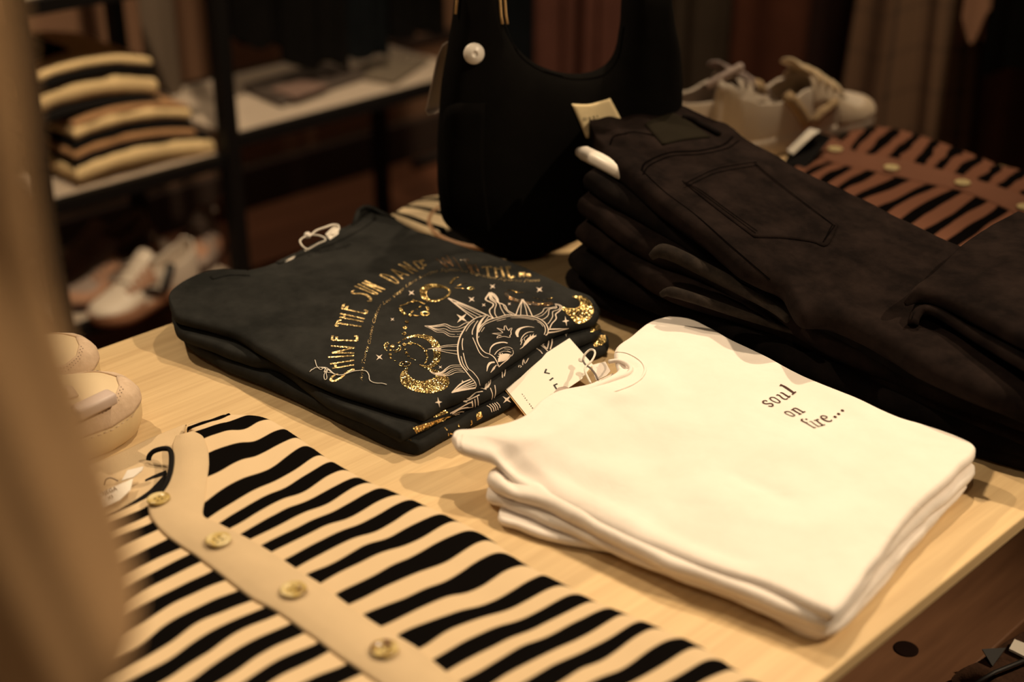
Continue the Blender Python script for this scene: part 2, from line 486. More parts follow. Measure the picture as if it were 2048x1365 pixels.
def wood(name, c1, c2, axis=1, scale=60, stretch=0.02, rough=0.45, planks=0.0, c3=None, bump=0.15):
    m, nt, b = new_mat(name)
    tc = nt.nodes.new('ShaderNodeTexCoord'); mp = nt.nodes.new('ShaderNodeMapping')
    sc3 = [1.0, 1.0, 1.0]; sc3[axis] = stretch; mp.inputs['Scale'].default_value = sc3
    lk(nt, tc.outputs['Object'], mp.inputs['Vector'])
    n = nt.nodes.new('ShaderNodeTexNoise'); n.inputs['Scale'].default_value = scale; n.inputs['Detail'].default_value = 6; n.inputs['Roughness'].default_value = 0.6; n.inputs['Distortion'].default_value = 0.3
    lk(nt, mp.outputs[0], n.inputs['Vector'])
    n2 = nt.nodes.new('ShaderNodeTexNoise'); n2.inputs['Scale'].default_value = scale * 5; n2.inputs['Detail'].default_value = 3
    lk(nt, mp.outputs[0], n2.inputs['Vector'])
    f = mathn(nt, 'ADD', mathn(nt, 'MULTIPLY', n.outputs['Fac'], 0.6), mathn(nt, 'MULTIPLY', n2.outputs['Fac'], 0.4))
    cr = nt.nodes.new('ShaderNodeValToRGB'); cr.color_ramp.elements[0].position = 0.38; cr.color_ramp.elements[1].position = 0.62
    cr.color_ramp.elements[0].color = (*c1, 1); cr.color_ramp.elements[1].color = (*c2, 1)
    lk(nt, f, cr.inputs['Fac'])
    out = cr.outputs['Color']
    if planks:
        sp = nt.nodes.new('ShaderNodeSeparateXYZ'); lk(nt, tc.outputs['Object'], sp.inputs[0])
        q = mathn(nt, 'FLOOR', mathn(nt, 'DIVIDE', sp.outputs[0 if axis == 1 else 1], planks))
        wn = nt.nodes.new('ShaderNodeTexWhiteNoise'); wn.noise_dimensions = '1D'; lk(nt, q, wn.inputs['W'])
        mx = nt.nodes.new('ShaderNodeMix'); mx.data_type = 'RGBA'; mx.blend_type = 'MULTIPLY'; mx.inputs[0].default_value = 1
        g = mathn(nt, 'ADD', mathn(nt, 'MULTIPLY', wn.outputs['Value'], 0.18), 0.88)
        cc = nt.nodes.new('ShaderNodeCombineColor'); lk(nt, g, cc.inputs[0]); lk(nt, g, cc.inputs[1]); lk(nt, g, cc.inputs[2])
        lk(nt, out, mx.inputs[6]); lk(nt, cc.outputs[0], mx.inputs[7]); out = mx.outputs[2]
    lk(nt, out, b.inputs['Base Color']); b.inputs['Roughness'].default_value = rough
    bp = nt.nodes.new('ShaderNodeBump'); bp.inputs['Strength'].default_value = bump; bp.inputs['Distance'].default_value = 0.0008
    lk(nt, f, bp.inputs['Height']); lk(nt, bp.outputs['Normal'], b.inputs['Normal'])
    return m
M = {}
M['tee_dark'] = fabric('washed_charcoal_jersey', (0.018, 0.0185, 0.018), (0.028, 0.028, 0.027), mott=0.28, mscale=16, wrinkle=0.25, wscale=16, spec=0.05)
M['tee_white'] = fabric('cream_jersey', (0.85, 0.778, 0.725), (0.88, 0.81, 0.765), mott=0.03, wrinkle=0.38, wscale=13, weave=0.1)
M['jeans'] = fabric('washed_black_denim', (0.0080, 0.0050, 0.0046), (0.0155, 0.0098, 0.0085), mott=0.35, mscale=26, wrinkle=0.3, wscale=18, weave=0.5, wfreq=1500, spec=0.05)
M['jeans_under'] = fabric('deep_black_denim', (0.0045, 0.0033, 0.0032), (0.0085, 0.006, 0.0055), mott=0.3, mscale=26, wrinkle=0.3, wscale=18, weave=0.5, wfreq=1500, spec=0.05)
M['jeans_edge'] = fabric('worn_denim_hem', (0.016, 0.0115, 0.0095), (0.030, 0.022, 0.017), mott=0.3, mscale=60, weave=0.5, wfreq=1500)
M['thread_dark'] = simple('black_stitching', (0.0025, 0.002, 0.002), 1.0, spec=0.0)
M['patch'] = simple('olive_leather_patch', (0.012, 0.0095, 0.006), 0.9, spec=0.05, noise_amt=0.15)
M['pine'] = wood('pale_pine_top', (0.60, 0.42, 0.225), (0.74, 0.545, 0.305), axis=1, scale=46, stretch=0.03, rough=0.42, planks=0.115)
M['pine_edge'] = wood('pine_edge', (0.50, 0.30, 0.13), (0.66, 0.42, 0.20), axis=1, scale=60, stretch=0.03, rough=0.5)
M['brown_wood'] = wood('stained_brown_wood', (0.13, 0.058, 0.028), (0.21, 0.10, 0.05), axis=1, scale=14, stretch=0.08, rough=0.5)
M['knot'] = simple('dark_wood_knot', (0.012, 0.005, 0.0035), 0.9, spec=0.1, noise_amt=0.3, nscale=60)
M['black_metal'] = simple('black_powder_coat', (0.004, 0.0032, 0.003), 0.6, spec=0.2)
M['shelf_white'] = simple('off_white_laminate', (0.44, 0.36, 0.29), 0.45, noise_amt=0.05)
M['black_cloth'] = fabric('plain_black_cloth', (0.0048, 0.0042, 0.0038), mott=0.2, weave=0.3, wrinkle=0.2, spec=0.03)
M['navy_cloth'] = fabric('dark_navy_cloth', (0.005, 0.006, 0.007), mott=0.25, wrinkle=0.2, spec=0.03)
M['paper'] = simple('off_white_card', (0.80, 0.74, 0.66), 0.55)
M['paper_edge'] = simple('kraft_card_edge', (0.62, 0.40, 0.18), 0.7)
M['ink'] = simple('black_ink', (0.012, 0.010, 0.010), 0.6)
M['ink_brown'] = simple('dark_brown_flock_print', (0.050, 0.014, 0.010), 0.8)
M['ink_grey'] = simple('grey_ink', (0.16, 0.13, 0.12), 0.6)
M['cream_print'] = simple('cream_screen_print', (0.66, 0.55, 0.46), 0.7)
M['white_plastic'] = simple('white_plastic', (0.78, 0.72, 0.66), 0.35)
M['grey_plastic'] = simple('pinkish_grey_plastic', (0.55, 0.44, 0.40), 0.45)
M['cord'] = simple('white_elastic_cord', (0.80, 0.74, 0.66), 0.7)
# ------------------------------------------------------------------ the room
M['floor'] = wood('dark_red_brown_floor', (0.11, 0.040, 0.020), (0.17, 0.068, 0.036), axis=1, scale=20, stretch=0.05, rough=0.45, planks=0.14)
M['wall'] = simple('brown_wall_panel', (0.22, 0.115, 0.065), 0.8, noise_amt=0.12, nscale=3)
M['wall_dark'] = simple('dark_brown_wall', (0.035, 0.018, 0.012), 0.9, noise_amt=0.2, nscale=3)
def quad_box(name, a, b, mat, bev=0.0):
    return struct(MB().box(a, b, bev=bev).build(name, mat, smooth=False))
quad_box('floor', (-4.2, -2.4, -0.05), (2.4, 5.0, 0.0), M['floor'])
quad_box('wall_left', (-3.30, -2.4, 0.0), (-3.20, 5.0, 3.4), M['wall'])
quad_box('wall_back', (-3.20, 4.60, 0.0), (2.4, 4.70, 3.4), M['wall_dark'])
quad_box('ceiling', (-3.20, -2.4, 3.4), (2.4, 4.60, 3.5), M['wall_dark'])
b = MB(); b.box((-3.20, -2.4, 0.0), (-3.17, 4.60, 0.12), bev=0.003)
struct(b.build('baseboard_left', M['wall_dark'], smooth=False))
b = MB(); b.box((-3.20, -2.4, 0.34), (-3.185, 4.60, 0.37), bev=0.002)
struct(b.build('trim_1', M['wall_dark'], smooth=False))

# ------------------------------------------------------------------ the display table
t = thing('display_table', 'large pale pine display table carrying the folded clothes', 'table', (-0.87, 1.2, 0))
X0, X1, Y0, Y1 = -1.302, -0.432, -0.35, 1.905
b = MB(); b.box((X0, Y0, T - 0.015), (X1, Y1, T), bev=0.0015)
top = b.build('tabletop', M['pine'], t, smooth=False)
b = MB()
for (xx, yy) in ((X0 + .05, Y0 + .05), (X1 - .05, Y0 + .05), (X0 + .05, Y1 - .05), (X1 - .05, Y1 - .05)):
    MB().box((xx - .03, yy - .03, 0), (xx + .03, yy + .03, T - 0.015), bev=0.003).build('leg', M['brown_wood'], t, smooth=False)
b.box((X0 + .06, Y0 + .06, T - 0.10), (X0 + .08, Y1 - .06, T - 0.015)); b.box((X1 - .08, Y0 + .06, T - 0.10), (X1 - .06, Y1 - .06, T - 0.015))
b.build('apron', M['brown_wood'], t, smooth=False)
# low bench pushed under the table, knotty brown board
t = thing('low_bench', 'low brown wooden bench with a dark knot, pushed under the pale table edge', 'bench', (-0.8, 1.1, 0))
b = MB(); b.box((-1.10, 0.30, T - 0.33), (-0.515, 2.0, T - 0.30), bev=0.002)
bt = b.build('seat_board', M['brown_wood'], t, smooth=False)
kc = at(1812, 1299, -0.2995)
b = MB(); b.lathe([(0.0135, -0.0005), (0.0135, 0.0006), (0.012, 0.0010), (0.0, 0.0011)], kc, 28)
b.build('knot', M['knot'], t)
for (xx, yy) in ((-1.06, .34), (-.565, .34), (-1.06, 1.96), (-.565, 1.96)):
    MB().box((xx - .025, yy - .025, 0), (xx + .025, yy + .025, T - 0.33), bev=0.003).build('leg', M['brown_wood'], t, smooth=False)
# ------------------------------------------------------------------ folded T-shirts
def px(pts, h):
    """pixel control points -> world, h a number or (start, end) height above the table"""
    n = len(pts); out = []
    for i, p in enumerate(pts):
        hh = p[2] if len(p) > 2 else (h if not hasattr(h, '__len__') else h[0] + (h[1] - h[0]) * i / (n - 1))
        out.append(at(p[0], p[1], hh))
    return out
def cloth(name, b, r, t_, l, thick, mat, parent=None, ridges=(), h0=0.04, nu=110, nv=90, noise_h=0.0012, noise_f=9, seed=0.0, bulge=0.0, layers=1, lay_t=None, lay_off=0.004, wob=0.0012, rr=0.6, bend=None, floor_h=0.0006):
    S, su, sv = coons(b, r, t_, l, nu, nv)
    parts = []
    def ztop(P):
        z = noise_h * fnz(P, noise_f, seed, 3)
        if ridges: z = z + ridge_field(P, ridges, h0)
        return z
    v, f, uv, topg, _ = slab_geo(S, su, sv, thick, ztop, wob, seed, rr, T + floor_h, bulge, bend)
    parts.append((v, f, uv))
    lt = lay_t or thick
    for k in range(1, layers):
        S2, s2, t2 = coons(b, r, t_, l, 60, 50)
        c = S2.reshape(-1, 3).mean(0)
        sh = 1 - lay_off * k * (1 if k % 2 else 0.4) / 0.2
        S2 = (S2 - c) * np.array([sh, sh, 1]) + c
        S2[:, :, 2] -= (thick / 2 + lt * (k - 0.5)) * 0.97
        v, f, uv, _, _ = slab_geo(S2, s2, t2, lt * 1.05, None, wob * 1.8, seed + 7 * k, rr, T + floor_h, bulge * 0.6)
        parts.append((v, f, uv))
    V, F, UV = join(parts)
    return fix_normals(mesh_obj(name, V, F, mat, parent, UV))

# --- dark printed T-shirts, three in a stack
D_B1 = [(337, 603), (341, 622), (352, 640), (380, 649), (417, 659), (472, 677), (525, 709), (575, 738), (621, 763), (681, 788), (758, 812), (815, 829), (850, 838)]
D_R1 = [(850, 838), (868, 828), (895, 812), (935, 795), (989, 749), (1060, 701), (1112, 669), (1160, 655), (1190, 644), (1201, 625)]
D_T1 = [(735, 413), (780, 437), (830, 466), (868, 478), (928, 500), (990, 519), (1050, 541), (1100, 563), (1143, 585), (1180, 600), (1201, 625)]
D_L1 = [(337, 603), (345, 586), (372, 566), (408, 551), (450, 545), (480, 552), (498, 548), (530, 540), (562, 528), (592, 512), (625, 495), (660, 474), (700, 455), (712, 448), (716, 428), (735, 413)]
HB, HR = 0.040, 0.035
dark_group = 'printed dark tees in the stack'
t1 = thing('folded_tshirt', 'dark grey T-shirt with gold and cream sun print, topmost of its stack', 't-shirt', at(760, 640, 0.026), dark_group)
d_ridges = [([(355, 632), (430, 600), (520, 590), (640, 600)], 0.004, 0.022), ([(420, 655), (500, 640), (560, 655), (640, 700)], 0.003, 0.016),
            ([(560, 730), (640, 700), (700, 650), (720, 600)], 0.0022, 0.02), ([(480, 560), (560, 575), (640, 560)], 0.0025, 0.02),
            ([(700, 460), (760, 520), (800, 600)], 0.002, 0.03), ([(870, 800), (960, 740), (1060, 680)], 0.004, 0.016),
            ([(780, 560), (900, 620)], 0.0018, 0.03), ([(920, 560), (1060, 610), (1150, 620)], 0.0025, 0.03),
            ([(390, 590), (420, 640)], -0.002, 0.010), ([(600, 620), (690, 720), (780, 780)], -0.0016, 0.02)]
body1 = cloth('body', px(D_B1, (HB + .004, HB - .006)), px(D_R1, (HB - .006, HR)), px(D_T1, (HB + .006, HR)), px(D_L1, (HB + .004, HB + .006)),
              0.013, M['tee_dark'], t1, d_ridges, 0.045, 150, 120, 0.0011, 12, 1.0, 0.0045)
t2 = thing('folded_tshirt', 'dark grey printed T-shirt, middle one of the stack with gold foil corners', 't-shirt', at(760, 650, 0.013), dark_group)
cloth('body', px([(343, 640), (358, 672), (414, 695), (496, 726), (560, 741), (650, 806), (737, 846), (798, 877)], (0.028, 0.021)),
      px([(798, 877), (817, 874), (906, 830), (989, 790), (1060, 742), (1130, 702), (1190, 678), (1202, 660)], (0.021, 0.0215)),
      px([(740, 440), (900, 510), (1060, 570), (1150, 615), (1202, 660)], (0.028, 0.0215)), px([(343, 640), (352, 600), (450, 560), (600, 525), (740, 440)], 0.028),
      0.013, M['tee_dark'], t2, [([(370, 655), (480, 690), (580, 720)], 0.003, 0.02), ([(800, 868), (1000, 770), (1190, 665)], 0.002, 0.01)], 0.024, 90, 70, 0.0008, 10, 3.0, 0.0)
body2 = [o for o in t2.children][0]
t3 = thing('folded_tshirt', 'dark grey printed T-shirt at the bottom of the stack, lying on the pine', 't-shirt', at(760, 660, 0.0), dark_group)
body3 = cloth('body', px([(368, 684), (400, 708), (466, 743), (560, 780), (700, 848), (780, 884), (828, 898)], (0.013, 0.0085)),
      px([(828, 898), (850, 898), (928, 856), (1010, 818), (1090, 770), (1160, 724), (1212, 704), (1219, 682)], 0.0085),
      px([(745, 455), (900, 525), (1060, 590), (1160, 640), (1219, 682)], (0.013, 0.0085)), px([(368, 684), (380, 620), (470, 570), (610, 540), (745, 455)], 0.013),
      0.0135, M['tee_dark'], t3, [([(840, 890), (1000, 812), (1200, 700)], 0.001, 0.01)], 0.012, 90, 70, 0.0006, 10, 5.0, 0.0)
sf1 = Surf(body1)
# neck rib and sleeve end of the top one
b = MB(); sf1.patch(b, ([(560, 529), (600, 512), (650, 495), (690, 478), (730, 455), (752, 438)], [(752, 438), (744, 424), (735, 414)], [(552, 526), (596, 506), (640, 484), (676, 470), (712, 448), (735, 414)], [(560, 529), (556, 528), (552, 526)]), 0.0016, 26, 5)
b.build('neck_rib', M['tee_dark'], t1)
b = MB(); q = [Vector(at(u, v, h)) for (u, v, h) in ((708, 452, .052), (713, 436, .057), (718, 423, .060), (728, 416, .060), (745, 418, .057), (765, 428, .053), (790, 438, .05))]
b.tube(q, [.003, .0035, .0035, .0035, .0035, .003, .002], 8); b.build('collar_fold', M['tee_dark'], t1)
b = MB(); sf1.patch(b, ([(425, 560), (460, 552), (500, 553)], [(500, 553), (496, 545), (488, 536)], [(420, 554), (455, 541), (488, 536)], [(425, 560), (422, 557), (420, 554)]), 0.0012, 12, 5)
b.build('sleeve_hem', M['tee_dark'], t1)

# --- cream T-shirts, four in a stack
W_B = [(903, 882, .050), (918, 902, .048), (950, 914, .047), (985, 924, .045), (1012, 948, .038), (1058, 988, .029), (1110, 1018, .026), (1165, 1046, .025), (1230, 1078, .025), (1300, 1106, .026), (1380, 1136, .027), (1460, 1160, .028), (1520, 1176, .029), (1580, 1202, .030), (1630, 1226, .031), (1664, 1238, .032)]
W_R = [(1664, 1236), (1682, 1226), (1710, 1190), (1760, 1120), (1810, 1050), (1860, 1000), (1915, 950), (1946, 922), (1951, 905)]
W_T = [(1338, 641), (1380, 645), (1420, 662), (1470, 690), (1530, 718), (1590, 750), (1650, 778), (1720, 808), (1790, 840), (1850, 858), (1895, 873), (1935, 890), (1951, 905)]
W_L = [(903, 882), (912, 868), (950, 866), (1000, 857), (1050, 838), (1085, 806), (1120, 788), (1170, 778), (1215, 762), (1236, 745), (1228, 722), (1232, 702), (1262, 678), (1296, 652), (1338, 641)]
wg = 'cream tees in the stack'
w1 = thing('folded_tshirt', 'cream T-shirt with the small dark words soul on fire on its chest', 't-shirt', at(1450, 940, 0.024), wg)
w_ridges = [([(930, 885), (1010, 890), (1120, 905), (1300, 960)], 0.005, 0.020), ([(1052, 926), (1120, 962), (1220, 1010), (1330, 1060), (1460, 1110)], 0.008, 0.013), ([(1000, 905), (1030, 935), (1045, 960)], -0.007, 0.008), ([(1228, 735), (1245, 738), (1258, 740)], -0.010, 0.006),
            ([(1090, 850), (1180, 870), (1300, 840), (1400, 860)], 0.0028, 0.022), ([(1380, 960), (1450, 1000), (1560, 1030), (1640, 1040)], 0.0018, 0.018),
            ([(1450, 930), (1500, 950), (1590, 990)], -0.0026, 0.010), ([(1280, 880), (1330, 960), (1420, 1010)], -0.0016, 0.02),
            ([(1330, 700), (1420, 740), (1500, 760)], 0.0016, 0.02), ([(1020, 920), (1070, 940), (1110, 990)], -0.006, 0.008),
            ([(1560, 800), (1700, 860), (1850, 900)], 0.0012, 0.02), ([(1300, 1020), (1400, 1070), (1520, 1100)], -0.0022, 0.014),
            ([(1680, 780), (1760, 850), (1820, 870)], 0.0018, 0.012), ([(1200, 790), (1280, 800), (1330, 760)], 0.002, 0.012)]
wb1 = cloth('body', px(W_B, (0.050, 0.033)), px(W_R, (0.033, 0.036)), px(W_T, (0.046, 0.036)), px(W_L, (0.050, 0.046)),
            0.012, M['tee_white'], w1, w_ridges, 0.048, 190, 150, 0.0017, 13, 11.0, 0.005, rr=.5)
w2 = thing('folded_tshirt', 'cream T-shirt folded directly beneath the lettered one', 't-shirt', at(1450, 950, 0.015), wg)
cloth('body', px([(978, 952), (976, 966), (1000, 985), (1080, 1012), (1200, 1072), (1320, 1130), (1480, 1190), (1600, 1240), (1652, 1255)], (0.030, 0.021)),
      px([(1652, 1255), (1700, 1222), (1760, 1140), (1830, 1060), (1900, 1000), (1945, 955), (1950, 938)], (0.021, 0.0225)),
      px([(1300, 690), (1500, 740), (1700, 830), (1880, 900), (1950, 938)], (0.030, 0.0225)), px([(978, 952), (1020, 920), (1120, 850), (1220, 770), (1300, 690)], 0.030),
      0.012, M['tee_white'], w2, [([(1000, 970), (1150, 1040), (1400, 1150), (1640, 1240)], 0.002, 0.01), ([(985, 955), (1000, 975), (1012, 990)], 0.004, 0.005), ([(1010, 960), (1030, 985), (1050, 1005)], -0.004, 0.005), ([(1060, 975), (1110, 1010), (1180, 1045)], 0.004, 0.007)], 0.028, 130, 90, 0.0018, 16, 13.0, layers=1, wob=.0022, rr=.45)
w3 = thing('folded_tshirt', 'cream T-shirt with a bunched sleeve end, third from the top of its stack', 't-shirt', at(1450, 960, 0.007), wg)
cloth('body', px([(975, 982), (976, 1000), (1010, 1012), (1090, 1045), (1220, 1102), (1380, 1165), (1520, 1220), (1600, 1252), (1645, 1266)], (0.0175, 0.0125)),
      px([(1645, 1266), (1690, 1248), (1760, 1165), (1840, 1075), (1900, 1015), (1935, 975)], (0.0125, 0.0135)),
      px([(1320, 720), (1500, 760), (1700, 850), (1870, 925), (1935, 975)], (0.0175, 0.0135)), px([(975, 982), (1040, 920), (1130, 870), (1230, 790), (1320, 720)], 0.0175),
      0.009, M['tee_white'], w3, [([(985, 985), (1000, 1000)], 0.003, 0.004), ([(1010, 990), (1030, 1010)], -0.003, 0.004)], 0.018, 120, 80, 0.0016, 18, 15.0, wob=.0025, rr=.45)
w4 = thing('folded_tshirt', 'cream T-shirt at the bottom of its stack, its rounded sleeve on the pine', 't-shirt', at(1450, 970, 0.0), wg)
cloth('body', px([(1000, 1022), (1000, 1046), (1040, 1058), (1100, 1078), (1180, 1096), (1260, 1104), (1296, 1098), (1360, 1130), (1480, 1196), (1580, 1255), (1636, 1276)], (0.0075, 0.005)),
      px([(1636, 1276), (1680, 1258), (1760, 1180), (1830, 1095), (1880, 1035), (1925, 985)], 0.005),
      px([(1330, 760), (1500, 800), (1700, 880), (1860, 945), (1925, 985)], (0.0075, 0.005)), px([(1000, 1022), (1050, 960), (1140, 900), (1240, 830), (1330, 760)], 0.0075),
      0.008, M['tee_white'], w4, (), 0.008, 100, 70, 0.0010, 14, 17.0, wob=.002, rr=.4)
sfw = Surf(wb1)
b = MB(); sfw.ribbon(b, [(1232, 704), (1256, 708), (1280, 722), (1290, 738), (1284, 756), (1262, 772), (1230, 784)], 0.0016, off=0.0010); b.build('neck_seam', M['tee_white'], w1)
b = MB(); b.tube([Vector(at(u, v, h)) for (u, v, h) in catmull([(1218, 724, .049), (1236, 722, .052), (1254, 728, .053), (1262, 738, .0535), (1256, 748, .0535), (1236, 756, .0535), (1205, 768, .053), (1178, 780, .052), (1152, 789, .051), (1120, 794, .050), (1092, 804, .049), (1066, 826, .048)], 60)], .0022, 8); b.build('neck_rib', M['tee_white'], w1)
b = MB(); sfw.ribbon(b, [(921, 868), (918, 880), (922, 902)], 0.004, off=0.0012); b.build('sleeve_hem', M['tee_white'], w1)
# ------------------------------------------------------------------ the foil and ink print
def foil(name, broken, base=(0.95, 0.62, 0.22), dark=(0.03, 0.026, 0.022), jit=1.0, ro=0.24):
    m, nt, b = new_mat(name)
    tc = nt.nodes.new('ShaderNodeTexCoord')
    n = nt.nodes.new('ShaderNodeTexNoise'); n.inputs['Scale'].default_value = 420; n.inputs['Detail'].default_value = 4; n.inputs['Roughness'].default_value = 0.8
    lk(nt, tc.outputs['Object'], n.inputs['Vector'])
    n2 = nt.nodes.new('ShaderNodeTexNoise'); n2.inputs['Scale'].default_value = 38; n2.inputs['Detail'].default_value = 2
    lk(nt, tc.outputs['Object'], n2.inputs['Vector'])
    f = mathn(nt, 'ADD', mathn(nt, 'MULTIPLY', n.outputs['Fac'], 0.75), mathn(nt, 'MULTIPLY', n2.outputs['Fac'], 0.25))
    cr = nt.nodes.new('ShaderNodeValToRGB'); e = cr.color_ramp.elements
    e[0].position = broken; e[0].color = (*dark, 1); e[1].position = broken + 0.05; e[1].color = (*base, 1)
    lk(nt, f, cr.inputs['Fac']); lk(nt, cr.outputs['Color'], b.inputs['Base Color'])
    cl = nt.nodes.new('ShaderNodeClamp'); lk(nt, mathn(nt, 'MULTIPLY', mathn(nt, 'SUBTRACT', f, broken), 25), cl.inputs[0])
    lk(nt, cl.outputs[0], b.inputs['Metallic'])
    b.inputs['Roughness'].default_value = ro
    v = nt.nodes.new('ShaderNodeTexVoronoi'); v.inputs['Scale'].default_value = 1100
    lk(nt, tc.outputs['Object'], v.inputs['Vector'])
    def vm(op, a_, b_): 
        q = nt.nodes.new('ShaderNodeVectorMath'); q.operation = op
        lk(nt, a_, q.inputs[0])
        if b_ is not None:
            if isinstance(b_, tuple): q.inputs[1].default_value = b_
            else: lk(nt, b_, q.inputs[1])
        return q.outputs[0]
    ge = nt.nodes.new('ShaderNodeNewGeometry')
    big = nt.nodes.new('ShaderNodeTexNoise'); big.inputs['Scale'].default_value = 55; lk(nt, tc.outputs['Object'], big.inputs['Vector'])
    o_ = vm('MULTIPLY', vm('SUBTRACT', v.outputs['Color'], (.5, .5, .5)), (.95 * jit, .95 * jit, .4 * jit))
    o2 = vm('MULTIPLY', vm('SUBTRACT', big.outputs['Color'], (.5, .5, .5)), (1.3 * jit, 1.3 * jit, .2 * jit))
    lk(nt, vm('NORMALIZE', vm('ADD', vm('ADD', ge.outputs['Normal'], o_), o2), None), b.inputs['Normal'])
    return m
M['gold'] = foil('gold_foil', 0.40, (1.0, 0.70, 0.28))
M['gold_text'] = foil('gold_foil_text', 0.33, (1.0, 0.74, 0.36), jit=0.8, ro=0.36)
M['gold_worn'] = foil('worn_gold_foil', 0.50, (0.80, 0.42, 0.16))
GLY = {  # strokes in a unit cell, x right, y up
 'S': [[(.95, .82), (.75, 1.0), (.3, .98), (.08, .78), (.3, .56), (.7, .44), (.92, .22), (.7, .02), (.25, 0), (.05, .18)]],
 'H': [[(.08, 0), (.08, 1)], [(.92, 0), (.92, 1)], [(.08, .82), (.92, .82)]],
 'I': [[(.5, 0), (.5, 1)]],
 'N': [[(.08, 0), (.08, 1)], [(.08, 1), (.92, 0)], [(.92, 0), (.92, 1)]],
 'E': [[(.08, 0), (.08, 1)], [(.08, 0), (.95, 0), (.95, .12)], [(.08, 1), (.95, 1)], [(.08, .83), (.8, .83)]],
 'T': [[(.5, 0), (.5, 1)], [(0, 1), (1, 1)], [(0, 1), (0, .9)], [(1, 1), (1, .9)]],
 'U': [[(.08, 1), (.08, .15), (.3, 0), (.7, 0), (.92, .15), (.92, 1)]],
 'D': [[(.08, 0), (.08, 1)], [(.08, 1), (.6, .95), (.92, .6), (.92, .3), (.6, .02), (.08, 0)]],
 'A': [[(.04, 0), (.5, 1)], [(.5, 1), (.96, 0)], [(.22, .3), (.8, .3)]],
 'C': [[(.95, .85), (.7, 1), (.3, 1), (.08, .8), (.08, .2), (.3, 0), (.7, 0), (.95, .15)]],
 'W': [[(0, 1), (.25, 0)], [(.25, 0), (.5, .9)], [(.5, .9), (.75, 0)], [(.75, 0), (1, 1)]],
 'M': [[(.02, 0), (.06, 1)], [(.06, 1), (.5, .3)], [(.5, .3), (.94, 1)], [(.94, 1), (.98, 0)]],
 'O': [[(.5, 1), (.12, .8), (.08, .2), (.5, 0), (.9, .2), (.9, .8), (.5, 1)]],
}
def letter(S, mb, ch, q, w, off=0.0005):
    bs, be, ts, te = [np.array(p, float) for p in q]
    for st in GLY[ch]:
        P = [(1 - y) * ((1 - x) * bs + x * be) + y * ((1 - x) * ts + x * te) for x, y in st]
        S.ribbon(mb, [tuple(p) for p in P], w, off=off, curve=len(P) > 3)
def cv(scale, ox, oy):
    return lambda pts: [(ox + p[0] / scale, oy + p[1] / scale) for p in pts]
cA = cv(5.935, 640, 560); cB = cv(8.533, 700, 490); cC = cv(6.4, 900, 500); cD = cv(7.585, 760, 640)
cE = cv(6.827, 840, 590); cF = cv(7.314, 800, 740); cG = cv(6.825, 1000, 640); cH = cv(8.533, 1480, 740)
sf_all = Surf(body1, body2, body3)
sf1.hit(800, 650)
g = MB(); gd = MB()
sf1.ribbon(g, cA([(215, 1120), (150, 1150), (130, 1195), (170, 1205), (250, 1165), (310, 1110), (370, 1075), (400, 1060), (390, 1085)]), 0.0026)
for ch, q in [('H', [(405, 1020), (408, 955), (145, 1062), (120, 1000)]), ('I', [(405, 915), (405, 895), (95, 935), (95, 915)]),
              ('N', [(405, 880), (412, 805), (140, 880), (130, 782)]), ('E', [(440, 735), (440, 672), (145, 725), (150, 665)]),
              ('T', [(490, 590), (495, 530), (185, 552), (225, 482)]), ('H', [(515, 505), (532, 465), (235, 450), (240, 400)]), ('E', [(545, 412), (560, 368), (262, 350), (285, 290)])]:
    letter(sf1, g, ch, cA(q), 0.0026)
    if ch == 'E': g.build('foil_word', M['gold_text'], t1); g = MB()
sf1.ribbon(g, cB([(70, 775), (35, 810), (60, 835), (180, 838), (280, 862), (345, 915), (350, 965), (290, 965)]), [.002, .003, .003, .0035, .004, .0035, .003, .0015])
for ch, q, mb in [('U', [(440, 862), (480, 835), (75, 712), (140, 672)], gd), ('N', [(540, 815), (603, 770), (205, 655), (255, 615)], g), ('D', [(795, 675), (838, 618), (505, 525), (600, 488)], g),
                  ('A', [(905, 600), (1012, 530), (680, 440), (735, 405)], g), ('N', [(1075, 505), (1160, 462), (825, 337), (925, 292)], g),
                  ('C', [(1205, 432), (1262, 402), (1070, 300), (1130, 278)], gd), ('E', [(1255, 375), (1300, 345), (1170, 285), (1270, 262)], gd)]:
    letter(sf1, g, ch, cB(q), 0.0026)
    if ch == 'N' and q[0] == (540, 815) or ch == 'E': g.build('foil_word', M['gold_text'], t1); g = MB()
for ch, q in [('W', [(890, 538), (912, 532), (872, 518), (893, 511)]), ('I', [(920, 540), (926, 539), (904, 516), (910, 515)]), ('T', [(936, 545), (950, 546), (921, 520), (936, 520)]), ('H', [(947, 550), (960, 550), (938, 529), (951, 528)])]:
    letter(sf1, gd, ch, q, 0.0016)
for ch, q in [('T', [(440, 345), (545, 350), (415, 225), (525, 220)]), ('H', [(590, 355), (700, 360), (568, 230), (660, 220)]), ('E', [(752, 362), (822, 352), (718, 220), (780, 222)]), ('M', [(895, 352), (950, 350), (892, 292), (945, 290)]), ('O', [(985, 350), (1035, 345), (975, 310), (1020, 315)])]:
    letter(sf1, g, ch, cC(q), 0.0026)
    if ch in 'EO': g.build('foil_word', M['gold_text'], t1); g = MB()
